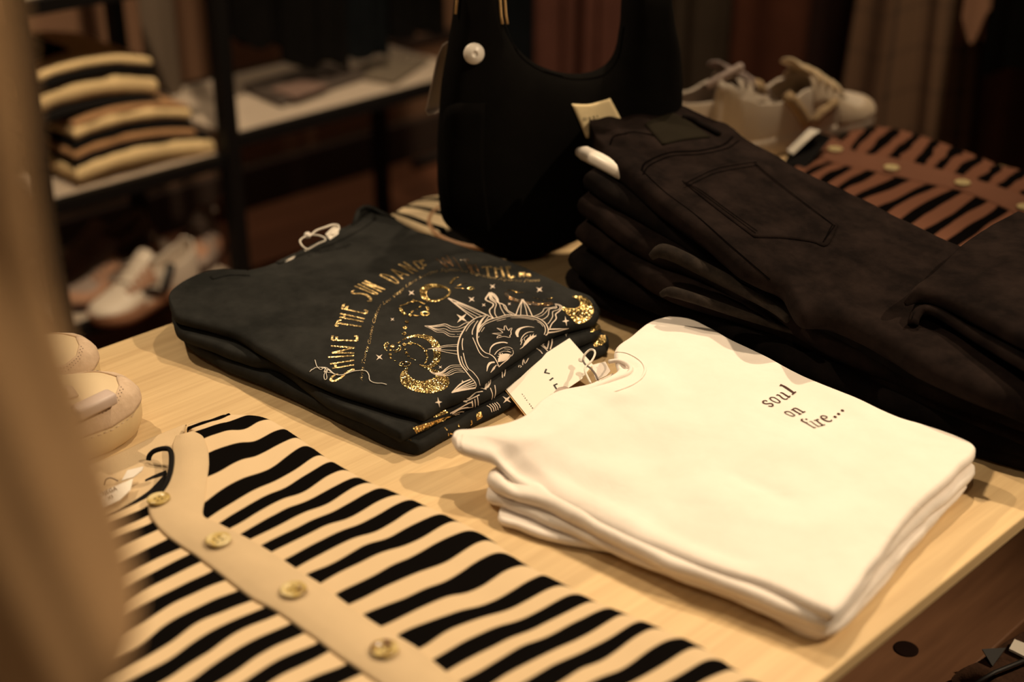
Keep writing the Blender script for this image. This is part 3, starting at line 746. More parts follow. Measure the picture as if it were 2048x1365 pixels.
# crescent moons and the small constellations
def strip_(mb, cc, A, B, S=None, n=40):
    q = MB(); (S or sf1).strip(q, cc(A), cc(B), n, 5); q.build('crescent_moon_print', mb, t1)
strip_(M['gold'], cD, [(410, 725), (330, 800), (305, 890), (340, 990), (450, 1060), (600, 1105), (760, 1120), (900, 1090), (1010, 1040), (1055, 960), (1030, 880), (900, 785), (760, 740)],
       [(425, 730), (415, 800), (450, 860), (520, 910), (610, 935), (700, 925), (780, 900), (830, 880), (850, 860), (830, 835), (790, 800), (740, 770), (720, 745)])
strip_(M['gold'], cD, [(330, 310), (440, 250), (600, 225), (750, 245), (860, 320), (920, 430), (925, 550), (890, 660), (800, 725), (700, 735), (600, 700)],
       [(350, 318), (440, 278), (600, 270), (700, 310), (770, 380), (805, 470), (815, 560), (790, 640), (750, 690), (690, 700), (600, 680)])
strip_(M['gold'], cB, [(1340, 980), (1240, 920), (1190, 830), (1200, 750), (1290, 690), (1420, 668), (1560, 690), (1680, 740), (1725, 800), (1690, 870), (1600, 930), (1480, 975), (1350, 978)],
       [(1360, 930), (1330, 900), (1310, 830), (1330, 780), (1380, 750), (1450, 735), (1560, 740), (1650, 760), (1690, 810), (1660, 860), (1580, 910), (1480, 942), (1370, 942)])
strip_(M['gold_worn'], cC, [(690, 540), (720, 610), (800, 660), (900, 680), (1050, 712), (1200, 722), (1330, 705)], [(740, 545), (760, 590), (850, 632), (940, 650), (1050, 672), (1180, 682), (1300, 668)])
strip_(M['gold'], cC, [(1580, 590), (1700, 600), (1790, 660), (1838, 760), (1815, 860), (1730, 925), (1630, 950), (1570, 900), (1500, 830), (1430, 760)],
       [(1560, 605), (1620, 630), (1655, 670), (1660, 710), (1630, 740), (1590, 752), (1540, 752), (1500, 745), (1460, 735), (1420, 725)])
g = MB()
for cc, pl, ww in [(cD, [(370, 385), (460, 362), (540, 370), (620, 410), (690, 480)], .0016), (cD, [(695, 485), (715, 560), (710, 620), (680, 670)], .0016),
                   (cD, [(120, 345), (75, 380), (70, 430), (100, 475)], .0014), (cD, [(135, 365), (105, 390), (105, 425)], .0012), (cD, [(290, 400), (320, 430), (290, 480), (220, 500)], .0014), (cD, [(290, 430), (260, 465), (200, 470)], .0012),
                   (cD, [(265, 362), (315, 335)], .002), (cD, [(160, 450), (165, 480)], .002), (cD, [(150, 515), (155, 555)], .003), (cD, [(155, 575), (175, 600)], .0015), (cD, [(215, 625), (250, 635)], .001),
                   (cD, [(385, 440), (390, 460)], .0018), (cD, [(395, 490), (410, 530)], .003), (cD, [(425, 550), (440, 570)], .002), (cD, [(470, 590), (540, 620)], .001),
                   (cD, [(290, 680), (330, 650), (400, 645), (470, 665), (440, 700), (370, 715), (300, 700), (290, 680)], .0012), (cD, [(340, 680), (380, 668), (410, 680)], .0014),
                   (cB, [(930, 1185), (880, 1130), (850, 1085)], .0032), (cB, [(850, 1050), (960, 1015), (1020, 985), (1080, 968)], .002), (cB, [(1080, 968), (1160, 970), (1230, 995), (1270, 1020)], .0028),
                   (cB, [(1345, 960), (1300, 995)], .0012), (cB, [(1215, 1050), (1180, 1082)], .0018), (cB, [(1160, 1100), (1120, 1115)], .001), (cB, [(1075, 1130), (1045, 1165)], .0022),
                   (cB, [(1300, 1060), (1330, 1090), (1330, 1130)], .0028), (cB, [(1215, 1180), (1250, 1150), (1310, 1150), (1345, 1175), (1310, 1210), (1250, 1210), (1215, 1180)], .0026),
                   (cB, [(1005, 1225), (1060, 1210), (1180, 1222)], .002), (cC, [(10, 440), (30, 400), (60, 370), (110, 360)], .003), (cC, [(60, 490), (130, 498), (200, 502)], .001),
                   (cC, [(90, 470), (150, 445), (220, 430)], .001), (cC, [(225, 500), (265, 480), (310, 500), (265, 515), (225, 500)], .0016), (cC, [(735, 520), (800, 525), (860, 550), (940, 550)], .0014),
                   (cC, [(1060, 612), (1110, 630)], .001), (cC, [(1120, 632), (1150, 640)], .0012), (cC, [(1170, 648), (1210, 658)], .001), (cC, [(1230, 630), (1280, 632), (1310, 620)], .0015)]:
    sf1.ribbon(g, cc(pl), ww, off=0.0006)
for cc, c, r in [(cD, (405, 38), 28), (cD, (380, 125), 30), (cD, (368, 218), 32), (cD, (370, 385), 30), (cD, (460, 362), 32), (cD, (695, 485), 26), (cD, (710, 625), 16), (cD, (190, 410), 36), (cB, (1080, 968), 34), (cB, (935, 1190), 26), (cB, (1025, 1210), 30), (cB, (970, 1325), 32)]:
    p = cc([c])[0]; k = {cD: 7.585, cB: 8.533}[cc]; sf1.disc(g, p, r / k, r / k * 0.8, off=0.0007)
# little script line of the zodiac names along the arc
def text_mesh(body, off=0.0, shear=0.0):
    cu = bpy.data.curves.new('txt', 'FONT'); cu.body = body; cu.shear = shear; cu.resolution_u = 2; cu.offset = off
    o = bpy.data.objects.new('txt', cu); COL.objects.link(o)
    bpy.context.view_layer.update()
    me = bpy.data.meshes.new_from_object(o.evaluated_get(bpy.context.evaluated_depsgraph_get()))
    V = [tuple(v.co) for v in me.vertices]; F = [list(p.vertices) for p in me.polygons]
    bpy.data.objects.remove(o); bpy.data.curves.remove(cu); bpy.data.meshes.remove(me)
    return V, F
def text_on_path(S, mb, body, path, hpx, shear=0.35, off=0.0005, fit=True, thin=0.0):
    V, F = text_mesh(body, thin, shear=shear)
    P = catmull(path, 400); seg = np.linalg.norm(np.diff(P, axis=0), axis=1); L = seg.sum()
    xs = max(v[0] for v in V); k = L / xs if fit else hpx
    out = []
    for v in V:
        s = min(max(v[0] * k / L, 0), 1) * 400; i = min(int(s), 399); f_ = s - i
        p = P[i] * (1 - f_) + P[i + 1] * f_; a = P[max(i - 6, 0)]; b_ = P[min(i + 7, 400)]
        t_ = (b_ - a) / np.linalg.norm(b_ - a); n_ = np.array([t_[1], -t_[0]])
        q = p + n_ * v[1] * hpx
        out.append(S.hit(q[0], q[1], off)[0])
    mb.add(out, F)
path = [(725, 764), (728.5, 735), (734, 706), (741, 688), (746, 661), (757, 624), (767, 611), (787, 598), (815, 575), (835, 562), (862, 549), (890, 544), (925, 545), (984, 559), (1040, 565), (1080, 564)]
tg = MB()
text_on_path(sf1, tg, 'Aries Taurus Gemini Cancer Leo Virgo Libra Scorpio Sagittarius Capricorn Aquarius Pisces', path, 9.0, thin=-0.018)
g.build('constellation_print', M['gold'], t1)
gd.build('foil_word', M['gold_worn'], t1)
tg.build('script_line', M['gold_text'], t1)
# cream line drawing of the sun and moon face
k = 0.55e-3
s_ = MB()
def L_(pl, w, cc=cE, S=None, mb=None, off=0.0005): (S or sf1).ribbon(mb or s_, cc(pl), [x * k for x in w] if hasattr(w, '__len__') else w * k, off=off)
L_([(935, 275), (860, 295), (760, 325), (660, 400), (590, 500), (540, 600), (515, 720), (525, 850), (560, 960), (620, 1040), (690, 1130), (750, 1200), (762, 1250), (740, 1280)], [1, 2, 2.4, 2.4, 2.6, 2.6, 2.6, 2.6, 2.4, 2, 2, 1.4])
L_([(905, 290), (860, 330), (820, 390), (788, 480), (778, 600), (800, 680), (850, 760), (900, 800), (960, 820), (1020, 870), (1060, 950), (1075, 990)], [1, 4, 5.5, 3, 2.4, 2.2, 2.2, 2.2, 2.2, 2, 2])
L_([(1075, 985), (1130, 935), (1200, 880), (1235, 830)], 1.6)
L_([(790, 510), (815, 450), (880, 385), (960, 340), (1080, 310), (1180, 280), (1300, 285), (1450, 290), (1600, 320), (1700, 380), (1745, 460), (1740, 530), (1710, 555)], 2.2)
L_([(800, 520), (870, 420), (1000, 360), (1180, 305), (1330, 300), (1560, 335), (1680, 405), (1712, 480), (1692, 548)], 1.5)
for pl, w_ in [([(838, 512), (880, 450)], 1), ([(1050, 365), (1110, 350), (1170, 335)], 1), ([(1240, 320), (1400, 322), (1560, 350)], 1), ([(1600, 370), (1650, 400), (1680, 440)], 1),
               ([(790, 360), (750, 420), (715, 500), (715, 550)], 1.6), ([(720, 590), (760, 680), (810, 790), (870, 850), (935, 865)], 1.6), ([(745, 360), (680, 420), (625, 505)], 1.2),
               ([(585, 600), (575, 680), (585, 760)], 1.6), ([(590, 800), (620, 920), (660, 1010), (720, 1060), (790, 1150), (815, 1240)], 1.5), ([(560, 845), (590, 950), (650, 1040)], 1.5),
               ([(805, 570), (795, 595)], 1), ([(905, 350), (1000, 322)], 1), ([(880, 375), (940, 300)], 1),
               # straight ray upper left
               ([(385, 50), (560, 195), (735, 330)], [3.5, 2.5, 2]), ([(385, 50), (500, 95), (760, 205), (1000, 325)], [3.5, 3, 2, 2]), ([(450, 105), (620, 220), (790, 315)], [3, 1.4, 1.4]), ([(470, 105), (680, 215), (850, 300)], [3, 1.4, 1.4]), ([(500, 105), (740, 215), (930, 290)], [3, 1.2, 1.4]),
               # wavy ray left
               ([(65, 430), (180, 430), (280, 415), (350, 405), (430, 440), (520, 445), (600, 400), (665, 375)], [1.5, 3, 2, 1.5, 1.5]), ([(110, 435), (230, 440), (340, 430), (430, 475), (520, 475), (625, 435)], [3, 1.5, 1.3]), ([(120, 440), (240, 475), (340, 470), (420, 505), (580, 505)], [3, 1.3, 1.3]),
               ([(130, 445), (230, 490), (330, 500), (400, 540), (475, 550)], [2, 1.2, 1.2]), ([(65, 432), (150, 470), (230, 515), (320, 520), (400, 570), (480, 578), (548, 575)], [1, 1.4, 1.4]), ([(510, 547), (525, 547)], 1), ([(540, 545), (555, 543)], 1.4),
               # ray left
               ([(105, 748), (180, 742), (290, 742)], [1, 4, 2]), ([(190, 738), (330, 700), (420, 692), (515, 685)], [2, 1.5, 1.5]), ([(250, 738), (360, 715), (515, 710)], 1.4), ([(250, 752), (380, 762), (515, 772)], 1.4), ([(220, 755), (380, 795), (515, 818)], [2, 1.5, 1.5]),
               # wavy ray lower left
               ([(130, 1045), (200, 1075), (300, 1060), (360, 1010), (430, 970), (555, 965)], [1, 3, 1.6, 1.4]), ([(200, 1080), (310, 1070), (380, 1020), (460, 990), (560, 990)], [3, 1.4, 1.2]), ([(210, 1085), (340, 1085), (420, 1040), (480, 1015), (575, 1020)], [3, 1.4, 1.2]),
               ([(220, 1092), (350, 1100), (430, 1060), (500, 1035), (590, 1045)], [2, 1.4, 1.2]), ([(130, 1045), (180, 1085), (280, 1110), (400, 1105), (480, 1070), (560, 1060), (610, 1065)], [1, 2, 1.5]),
               # straight ray bottom
               ([(430, 1340), (560, 1220), (690, 1160)], [1, 3, 2.5]), ([(440, 1335), (580, 1250), (715, 1180)], [2, 2, 1.8]), ([(440, 1338), (590, 1265), (745, 1205)], [2, 1.6, 1.6]), ([(430, 1342), (600, 1300), (755, 1270)], [2, 3.5, 3]), ([(440, 1340), (600, 1280), (750, 1235)], [2, 1.4, 1.4]),
               # wavy ray on top
               ([(955, -27), (925, 15), (895, 70), (960, 105), (1003, 130), (990, 170), (950, 210), (960, 270), (1005, 325)], [4, 3, 2.2, 2]), ([(955, -25), (960, 60), (1040, 125), (1022, 200), (1025, 270), (1060, 320)], [4, 1.6, 1.5]), ([(958, -25), (990, 60), (1080, 125), (1100, 180), (1140, 250), (1170, 290)], [4, 1.4, 1.4]),
               ([(960, -25), (1030, 50), (1070, 110), (1130, 130), (1150, 180), (1200, 240), (1265, 280)], [4, 1.4, 1.4]), ([(965, -27), (1020, 5), (1060, 60), (1075, 112), (1160, 150), (1195, 215), (1270, 260), (1315, 283)], [4, 2, 1.8]),
               # spike on top
               ([(1400, 70), (1350, 170), (1310, 278)], [3, 2, 2]), ([(1396, 80), (1380, 180), (1374, 283)], 1.4), ([(1405, 80), (1440, 180), (1465, 288)], 1.4), ([(1400, 70), (1470, 160), (1535, 298)], [3, 2, 2]), ([(1400, 66), (1400, 90)], 5),
               # wavy ray right
               ([(1840, 130), (1900, 140), (1940, 175), (1900, 230), (1850, 270), (1860, 330), (1800, 400), (1770, 462)], [2, 2.5, 2.2, 2, 2]), ([(1845, 135), (1910, 160), (1895, 205), (1812, 235), (1810, 300), (1772, 370), (1742, 405)], 1.4), ([(1850, 145), (1865, 185), (1770, 202), (1750, 280), (1700, 330), (1650, 345)], 1.3),
               ([(1860, 165), (1780, 182), (1700, 190), (1670, 240), (1600, 282), (1545, 298)], 1.4), ([(1860, 178), (1760, 195), (1720, 240), (1660, 290), (1590, 305)], 1.1),
               ([(1755, 475), (1860, 470), (2000, 462)], [3, 2.4, 1]), ([(1735, 522), (1870, 500), (2030, 458)], [3, 2, 1]),
               # forehead flame
               ([(1050, 460), (1100, 472), (1150, 490), (1148, 455), (1165, 420), (1185, 460), (1212, 498), (1225, 470), (1260, 460), (1240, 500), (1245, 545), (1225, 560), (1228, 590), (1160, 575), (1110, 580), (1050, 598), (1065, 570), (1110, 560), (1060, 548), (985, 535), (1050, 530), (1130, 524), (1095, 490), (1050, 460)], 1.4),
               # brows and lids
               ([(1335, 582), (1322, 530), (1350, 478), (1410, 450), (1480, 440), (1558, 450)], [3, 7, 5.5, 3.5, 1.8, 1]), ([(952, 805), (962, 740), (1010, 685), (1080, 660), (1150, 655), (1195, 668)], [1, 2, 4, 5.5, 5, 3]),
               ([(1372, 645), (1390, 590), (1440, 535), (1500, 512), (1550, 512)], [1, 1.8, 1.8, 1.2]), ([(1018, 825), (1060, 772), (1140, 728), (1220, 722), (1262, 748)], [1.4, 1.8, 1.8, 1.2]), ([(1150, 745), (1230, 752)], 1), ([(1080, 800), (1150, 775), (1240, 790)], 1),
               ([(1240, 820), (1225, 850), (1150, 900), (1065, 920)], 1.4), ([(1265, 760), (1272, 800), (1245, 840)], 1),
               ([(1100, 845), (1052, 848)], [4, .6]), ([(1100, 835), (1068, 810)], [4, .6]), ([(1115, 830), (1085, 800)], [3, .6]), ([(1130, 825), (1120, 798)], [3, .5]), ([(1190, 770), (1240, 790)], 1),
               ([(1405, 715), (1360, 745)], [2, .6]), ([(1500, 600), (1508, 548)], [3, .6]), ([(1525, 590), (1552, 538)], [3, .6]), ([(1550, 585), (1588, 552)], [3, .6]), ([(1380, 660), (1400, 610)], 1), ([(1372, 690), (1392, 650)], 1), ([(1440, 650), (1420, 600), (1470, 560)], 1),
               ([(908, 1050), (925, 980), (960, 935), (1018, 925)], [1, 3, 5, 4]), ([(960, 1065), (1000, 1010), (1040, 960)], [1, 4, 1]), ([(985, 1030), (1015, 1000)], 3), ([(1045, 960), (1060, 975)], 1)]:
    L_(pl, w_)
sf1.strip(s_, cE([(1062, 925), (1065, 880), (1090, 840), (1130, 815), (1180, 808), (1222, 815)]), cE([(1068, 925), (1100, 905), (1140, 900), (1180, 880), (1210, 850), (1226, 818)]), 16, 4)
sf1.strip(s_, cE([(1395, 722), (1430, 650), (1480, 590), (1540, 560)]), cE([(1398, 722), (1450, 680), (1520, 615), (1590, 568)]), 16, 4)
STAR = MB()
def star(cc, c, s, tall=False, S=None, mb=None):
    p = cc([c])[0]; kk = {cA: 5.935, cB: 8.533, cC: 6.4, cD: 7.585, cE: 6.827, cF: 7.314}[cc]; s = s / kk
    if tall: tips = [(-.15 * s, -1.1 * s), (s * .75, -.1 * s), (.2 * s, 1.1 * s), (-s * .8, .1 * s)]
    else: tips = [(-s, -.75 * s), (.9 * s, -.85 * s), (s, .7 * s), (-.9 * s, .9 * s)]
    q_ = mb or MB(); (S or sf1).star(q_, p, [(p[0] + x, p[1] + y) for x, y in tips], 0.0006)
    if mb is None: q_.build('star_print', M['cream_print'], t1)
for cc, c, s in [(cA, (860, 475), 22), (cA, (705, 925), 40), (cA, (1085, 160), 36), (cE, (570, 325), 72), (cE, (705, 68), 42), (cE, (870, 145), 26), (cE, (1220, 130), 22), (cE, (278, 995), 24), (cC, (545, 475), 36), (cC, (1145, 515), 40)]: star(cc, c, s)
star(cE, (1990, 365), 62, True); star(cF, (562, 480), 66, True); star(cE, (580, 1190), 22, True)
s_.build('sun_and_moon_drawing', M['cream_print'], t1)
# the same print showing at the folds of the two tees underneath
s2 = MB(); g2 = MB(); s3 = MB(); g3 = MB(); sf2 = Surf(body2); sf3 = Surf(body3)
sf_all.hit(1000, 790)
for S, mb in ((sf2, s2),): S.hit(1000, 800)
sf3.hit(1000, 820)
for pl, w_ in [([(1090, 1000), (1120, 1060), (1125, 1140)], 2), ([(1150, 940), (1165, 1040), (1150, 1120)], 2), ([(1640, 590), (1630, 640), (1600, 690)], 1.6), ([(1690, 570), (1700, 640), (1680, 690)], 2), ([(1750, 560), (1757, 650), (1740, 740)], 2), ([(1800, 560), (1803, 660), (1778, 750)], 2.2),
               ([(1500, 690), (1620, 685), (1700, 730), (1742, 775)], 2), ([(1520, 670), (1640, 672), (1740, 745)], 2), ([(1410, 750), (1500, 730)], 1.4), ([(1560, 720), (1640, 770), (1670, 810)], 2),
               ([(1345, 995), (1355, 965), (1385, 985), (1365, 995)], 1.6), ([(1400, 965), (1412, 880), (1435, 945), (1482, 872)], 1.6), ([(892, 1150), (905, 1230), (890, 1300)], 4), ([(925, 1150), (940, 1210), (915, 1280)], 2), ([(958, 1120), (962, 1200), (930, 1270)], 2)]:
    L_(pl, w_, cE, sf2, s2)
star(cE, (1992, 540), 40, True, sf2, s2)
for pl, w_ in [([(950, 378), (1030, 370), (1120, 300), (1180, 275), (1245, 290)], 2.2), ([(900, 400), (1000, 425), (1100, 345), (1210, 320)], 2.6), ([(905, 410), (960, 460), (1100, 400), (1160, 370)], 2), ([(910, 420), (930, 465), (980, 470)], 3),
               ([(1050, 455), (1060, 560), (1030, 640)], 2.6), ([(1090, 430), (1097, 540), (1060, 625)], 1.8), ([(1130, 400), (1140, 520), (1100, 600)], 1.8), ([(730, 640), (850, 575), (1000, 490), (1050, 480)], 2), ([(760, 648), (880, 575), (1050, 545)], 2), ([(780, 652), (900, 610), (1040, 640)], 2), ([(800, 660), (900, 640), (950, 685)], 2.2),
               ([(1320, 270), (1350, 380), (1310, 490)], 2), ([(1385, 230), (1392, 350), (1350, 470)], 2)]:
    L_(pl, w_, cF, sf2, s2)
for pl in ([(1270, 530), (1320, 560), (1340, 620)], [(1310, 510), (1360, 560), (1370, 610)], [(1350, 500), (1390, 550), (1400, 600)], [(1380, 490), (1420, 540), (1430, 590)], [(1410, 480), (1450, 520), (1460, 560)]): L_(pl, 1.8, cF, sf3, s3)
star(cF, (1560, 440), 60, False, sf3, s3)
for A, B in [([(475, 625), (560, 590), (640, 555)], [(480, 705), (600, 670), (705, 628)]), ([(190, 850), (330, 800), (480, 755), (640, 700), (790, 650)], [(235, 930), (360, 890), (500, 830), (650, 790), (800, 740)])]: q_ = MB(); sf2.strip(q_, cF(A), cF(B), 20, 4); q_.build('gold_foil', M['gold'], t2)
sf2.strip(g2, cC([(1790, 985), (1860, 950), (1910, 945)]), cC([(1800, 1060), (1870, 1040), (1935, 1010)]), 12, 4)
q_ = MB(); sf3.strip(q_, cF([(1115, 650), (1150, 625), (1185, 615)]), cF([(1120, 745), (1165, 725), (1205, 690)]), 10, 4); q_.build('gold_foil', M['gold'], t3)
sf3.strip(g3, cC([(1810, 1135), (1900, 1100), (1985, 1100)]), cC([(1850, 1250), (1930, 1230), (2000, 1180)]), 12, 4)
for pl in ([(655, 850), (690, 890)], [(850, 800), (865, 840)], [(1040, 740), (1050, 790), (1030, 810)], [(700, 930), (710, 965)], [(730, 935), (770, 940)], [(130, 1020), (165, 1040)]): sf3.ribbon(g3, cF(pl), .0014)
s2.build('cream_drawing', M['cream_print'], t2); g2.build('gold_foil', M['gold'], t2)
s3.build('cream_drawing', M['cream_print'], t3); g3.build('foil_dashes', M['gold'], t3)

# --- dark lettering on the cream tee
b = MB()
def W_(pl, w_): sfw.ribbon(b, cH(pl), [x * 0.001 for x in w_] if hasattr(w_, '__len__') else w_ * 0.001, off=0.0006)
sfw.hit(1600, 830)
W_([(465, 545), (430, 530), (392, 545), (400, 575), (460, 588), (530, 580), (562, 605), (550, 632), (480, 625)], [1.2, 1.4, 1.8, 1.8, 1.6, 1.6, 1.8, 1.6, 1])
W_([(525, 480), (575, 478), (650, 520), (688, 562), (640, 570), (560, 540), (508, 500), (525, 480)], [1.6, 1.2, 1.2, 1.6, 1.2, 1.2, 1.6])
W_([(622, 445), (650, 432), (690, 460), (730, 495), (780, 512), (815, 495)], [1.6, 1.8, 1.5, 1.6, 1.8, 1.4]); W_([(685, 400), (720, 400), (780, 440), (850, 480)], [1.6, 1.8, 2, 1.8]); W_([(820, 482), (858, 452)], 1.6)
W_([(685, 285), (705, 255)], 1.6); W_([(700, 265), (760, 295), (850, 355), (920, 405)], [2, 3, 3, 2.6]); W_([(890, 432), (952, 382)], 1.8)
W_([(790, 720), (840, 722), (910, 765), (940, 788), (890, 798), (810, 768), (758, 735), (790, 720)], [1.6, 1, 1, 1.4, .9, .9, 1.6])
W_([(872, 692), (905, 690), (960, 725), (1040, 765)], [1.6, 1.8, 1.4, 1.4]); W_([(900, 685), (930, 662), (975, 672), (1040, 710), (1085, 732)], [1.4, 1.6, 1.6, 1.6]); W_([(1000, 772), (1050, 758)], 1.2); W_([(1060, 742), (1115, 718)], 1.4)
W_([(1075, 850), (1045, 858), (1060, 880), (1130, 915), (1200, 960), (1280, 998)], [2, 1.6, 1.4, 1, 1, 1.2]); W_([(1100, 905), (1155, 905)], .9); W_([(1115, 845), (1150, 860)], 1.8); W_([(1250, 1000), (1298, 990)], 1)
W_([(1185, 895), (1210, 885), (1260, 925), (1330, 970)], 1); W_([(1320, 978), (1370, 968)], 1)
W_([(1262, 875), (1300, 868), (1350, 910), (1420, 955)], [1.2, 1.6, 1.6, 1.4]); W_([(1300, 875), (1320, 852), (1350, 862)], 1.5); W_([(1375, 965), (1450, 942)], 1.3)
W_([(1400, 835), (1440, 840), (1490, 820), (1450, 795), (1400, 792), (1378, 812), (1420, 855), (1490, 885), (1550, 885), (1565, 860)], [1, 1.2, 1.4, 1.4, 1.4, 1.8, 1.9, 1.9, 1.7, 1])
for c in ((1622, 812), (1682, 762), (1748, 703)):
    p = cH([c])[0]; sfw.disc(b, p, 3.6, 2.0, off=0.0006, rot=0.25)
b.build('dark_lettering', M['ink_brown'], w1)

# --- hang tag on the cream tee, lying against the dark stack
A3, B3, D3 = at(1001, 765, .021), at(1139, 677, .031), at(1054, 832, .010)
ex = D3 - A3; ey = B3 - A3; nn = np.cross(ex, ey); nn /= np.linalg.norm(nn)
if nn[2] < 0: nn = -nn
tg_ = thing('hang_tag', 'cream card hang tag with black letters between the dark and cream tees', 'tag', A3 + ex * .5 + ey * .5)
def tagpt(u, v, off=0.0):
    d = ray(u, v); A_ = A3 + nn * off
    return EYE + d * (np.dot(A_ - EYE, nn) / np.dot(d, nn))
def plate(C, th, n):
    up_ = [c + n * th / 2 for c in C]; dn = [c - n * th / 2 for c in C]; m_ = len(C)
    return up_ + dn, [list(range(m_)), [m_ + i for i in range(m_)][::-1]] + [[i, m_ + i, m_ + (i + 1) % m_, (i + 1) % m_] for i in range(m_)]
C4 = [A3, A3 + ex, A3 + ex * 1.0 + ey * 0.78, A3 + ex * 0.86 + ey, B3]
b = MB(); v_, f_ = plate(C4, .0005, nn); b.add(v_, f_); b.build('front_card', M['paper'], tg_, smooth=False)
off2 = -nn * .0011 + (A3 - B3) / np.linalg.norm(ey) * .0012 - ex / np.linalg.norm(ex) * .0008
b = MB(); v_, f_ = plate([c + off2 for c in C4], .0006, nn); b.add(v_, f_); b.build('back_card', M['paper_edge'], tg_, smooth=False)
b = MB()
def tagline(pl, w_, mb, cc=cG, off=.0006):
    P = [Vector(tagpt(*q, off)) for q in cc(pl)]
    N_ = Vector(nn)
    for i in range(len(P) - 1):
        sd = (P[i + 1] - P[i]).cross(N_).normalized() * w_ / 2; e_ = (P[i + 1] - P[i]).normalized() * w_ * 0.3
        mb.add([P[i] - sd - e_, P[i] + sd - e_, P[i + 1] + sd + e_, P[i + 1] - sd + e_], [[0, 1, 2, 3]])
tagline([(632, 674), (612, 720), (674, 732)], .0017, b); tagline([(683, 824), (722, 794)], .0017, b); tagline([(778, 874), (738, 893), (770, 942)], .0017, b)
tagline([(815, 1010), (845, 960), (875, 990)], .0017, b)
b.build('large_letters', M['ink'], tg_)
b = MB()
for i, st in enumerate([[(0, -7), (8, 0), (0, 7)], [(0, 0), (12, 0)], [(12, -5), (0, -5), (0, 6)], [(0, -6), (12, 0), (0, 6)], [(0, 0), (2, 0)], [(11, -4), (6, -7), (0, 0), (2, 6), (10, 5)], [(6, -6), (0, 0), (6, 6), (12, 0), (6, -6)], [(0, -7), (12, -6), (4, 0), (12, 6), (0, 7)]]):
    cx = 303 + i * 19.5; cy = 1018 + i * 27.0
    tagline([(cx + p[0] * .75 + p[1] * .5, cy - p[0] * .5 + p[1] * .7) for p in st], .0006, b)
b.build('small_letters', M['ink_grey'], tg_)
# eyelet, loop of cord and label at the neck
lp = thing('tag_cord', 'white looped cord tying the hang tag to the cream tee neck', 'cord', at(1180, 735, .03))
b = MB(); b.tube([Vector(at(u, v, h)) for (u, v, h) in catmull([(1165, 722, .034), (1170, 709, .040), (1180, 700, .044), (1188, 701, .046), (1190, 708, .046), (1186, 718, .044), (1179, 727, .042), (1172, 733, .04), (1170, 742, .04), (1176, 756, .044), (1181, 766, .047)], 36)], .0011, 8)
b.build('loop', M['cord'], lp)
b = MB(); b.tube([Vector(at(u, v, h)) for (u, v, h) in catmull([(1166, 722, .034), (1171, 730, .038), (1181, 737, .043), (1190, 748, .046), (1196, 760, .048)], 20)], .0010, 8)
b.build('cord_end', M['ink_grey'], lp)
b = MB(); b.lathe([(0.0022, 0), (0.0034, .0005), (0.0036, .0012), (.0028, .0016), (.0022, .0012)], at(1163, 722, .032), 20, axis=nn); b.build('eyelet', M['white_plastic'], lp)
def card(name, P3, th, mat, parent, bend=0):
    P3 = [np.array(p) for p in P3]; n = np.cross(P3[1] - P3[0], P3[-1] - P3[0]); n /= np.linalg.norm(n)
    if n[2] < 0: n = -n
    b = MB(); v_, f_ = plate(P3, th, n); b.add(v_, f_); o = b.build(name, mat, parent, smooth=False); return fix_normals(o)
tp3 = lambda u, v, o_: tagpt(u, v, o_)
card('neck_label', [tp3(1183, 731, .012), tp3(1211, 724, .016), tp3(1221, 743, .018), tp3(1213, 752, .018), tp3(1192, 762, .014)], .0006, M['tee_white'], w1)
card('care_label', [tp3(1107, 786, .006), tp3(1116, 776, .009), tp3(1130, 773, .011), tp3(1150, 781, .010), tp3(1151, 786, .009), tp3(1122, 790, .006)], .0006, M['grey_plastic'], w1)
card('neck_tape', [tp3(1150, 788, .009), tp3(1172, 774, .013), tp3(1205, 758, .018), tp3(1226, 748, .020), tp3(1212, 764, .019), tp3(1180, 781, .015)], .001, M['tee_white'], w1)

# --- loose thread on the dark tee, cord with ball at its neck
b = MB(); sf1.hit(700, 750)
for pl, r_ in [(cA([(0, 1048), (60, 1055), (110, 1080), (180, 1135), (240, 1145), (330, 1120), (440, 1090), (540, 1095), (580, 1140), (590, 1205), (640, 1235), (720, 1240), (790, 1258)]), .00045),
               (cA([(-60, 960), (-40, 1030), (0, 1075), (60, 1060), (50, 1110), (90, 1110), (170, 1130), (215, 1148)]), .0004), (cA([(80, 1080), (50, 1140), (60, 1190), (85, 1180), (75, 1120), (95, 1080)]), .00035), (cA([(-120, 1100), (-60, 1060), (20, 1055), (100, 1085), (150, 1120)]), .0004)]:
    C_ = catmull(pl, 44); b.tube([sf1.hit(c[0], c[1], .0008 + .0006 * abs(math.sin(i * .4)))[0] for i, c in enumerate(C_)], r_, 5)
tag(b.build('loose_thread', M['cord']), 'pale loose thread curling on the gold lettering of the dark tee', 'thread')
cd = thing('tag_cord', 'white looped cord with a small ball at the neck of the dark tee', 'cord', at(640, 480, .05))
def P5(L): return [Vector(at(u, v, h)) for (u, v, h) in catmull(L, 40)]
b = MB(); b.tube(P5([(594, 510, .048), (615, 500, .054), (636, 488, .060), (652, 480, .064), (640, 472, .068), (622, 470, .07), (612, 473, .07), (603, 478, .068), (600, 484, .066), (606, 494, .062), (616, 500, .058)]), .0011, 7)
b.tube(P5([(618, 474, .07), (632, 462, .074), (650, 455, .076), (665, 450, .076), (677, 452, .074), (676, 462, .07), (664, 470, .068)]), .0012, 7); b.build('loop', M['cord'], cd)
b = MB(); b.lathe([(0, -.0042), (.003, -.0032), (.0044, 0), (.003, .0032), (0, .0042)], at(615, 471, .07), 20); b.build('ball', M['white_plastic'], cd)
card('folded_label', [at(651, 469, .068), at(665, 455, .073), at(676, 450, .074), at(677, 468, .068), at(660, 480, .064)], .001, M['paper'], cd)
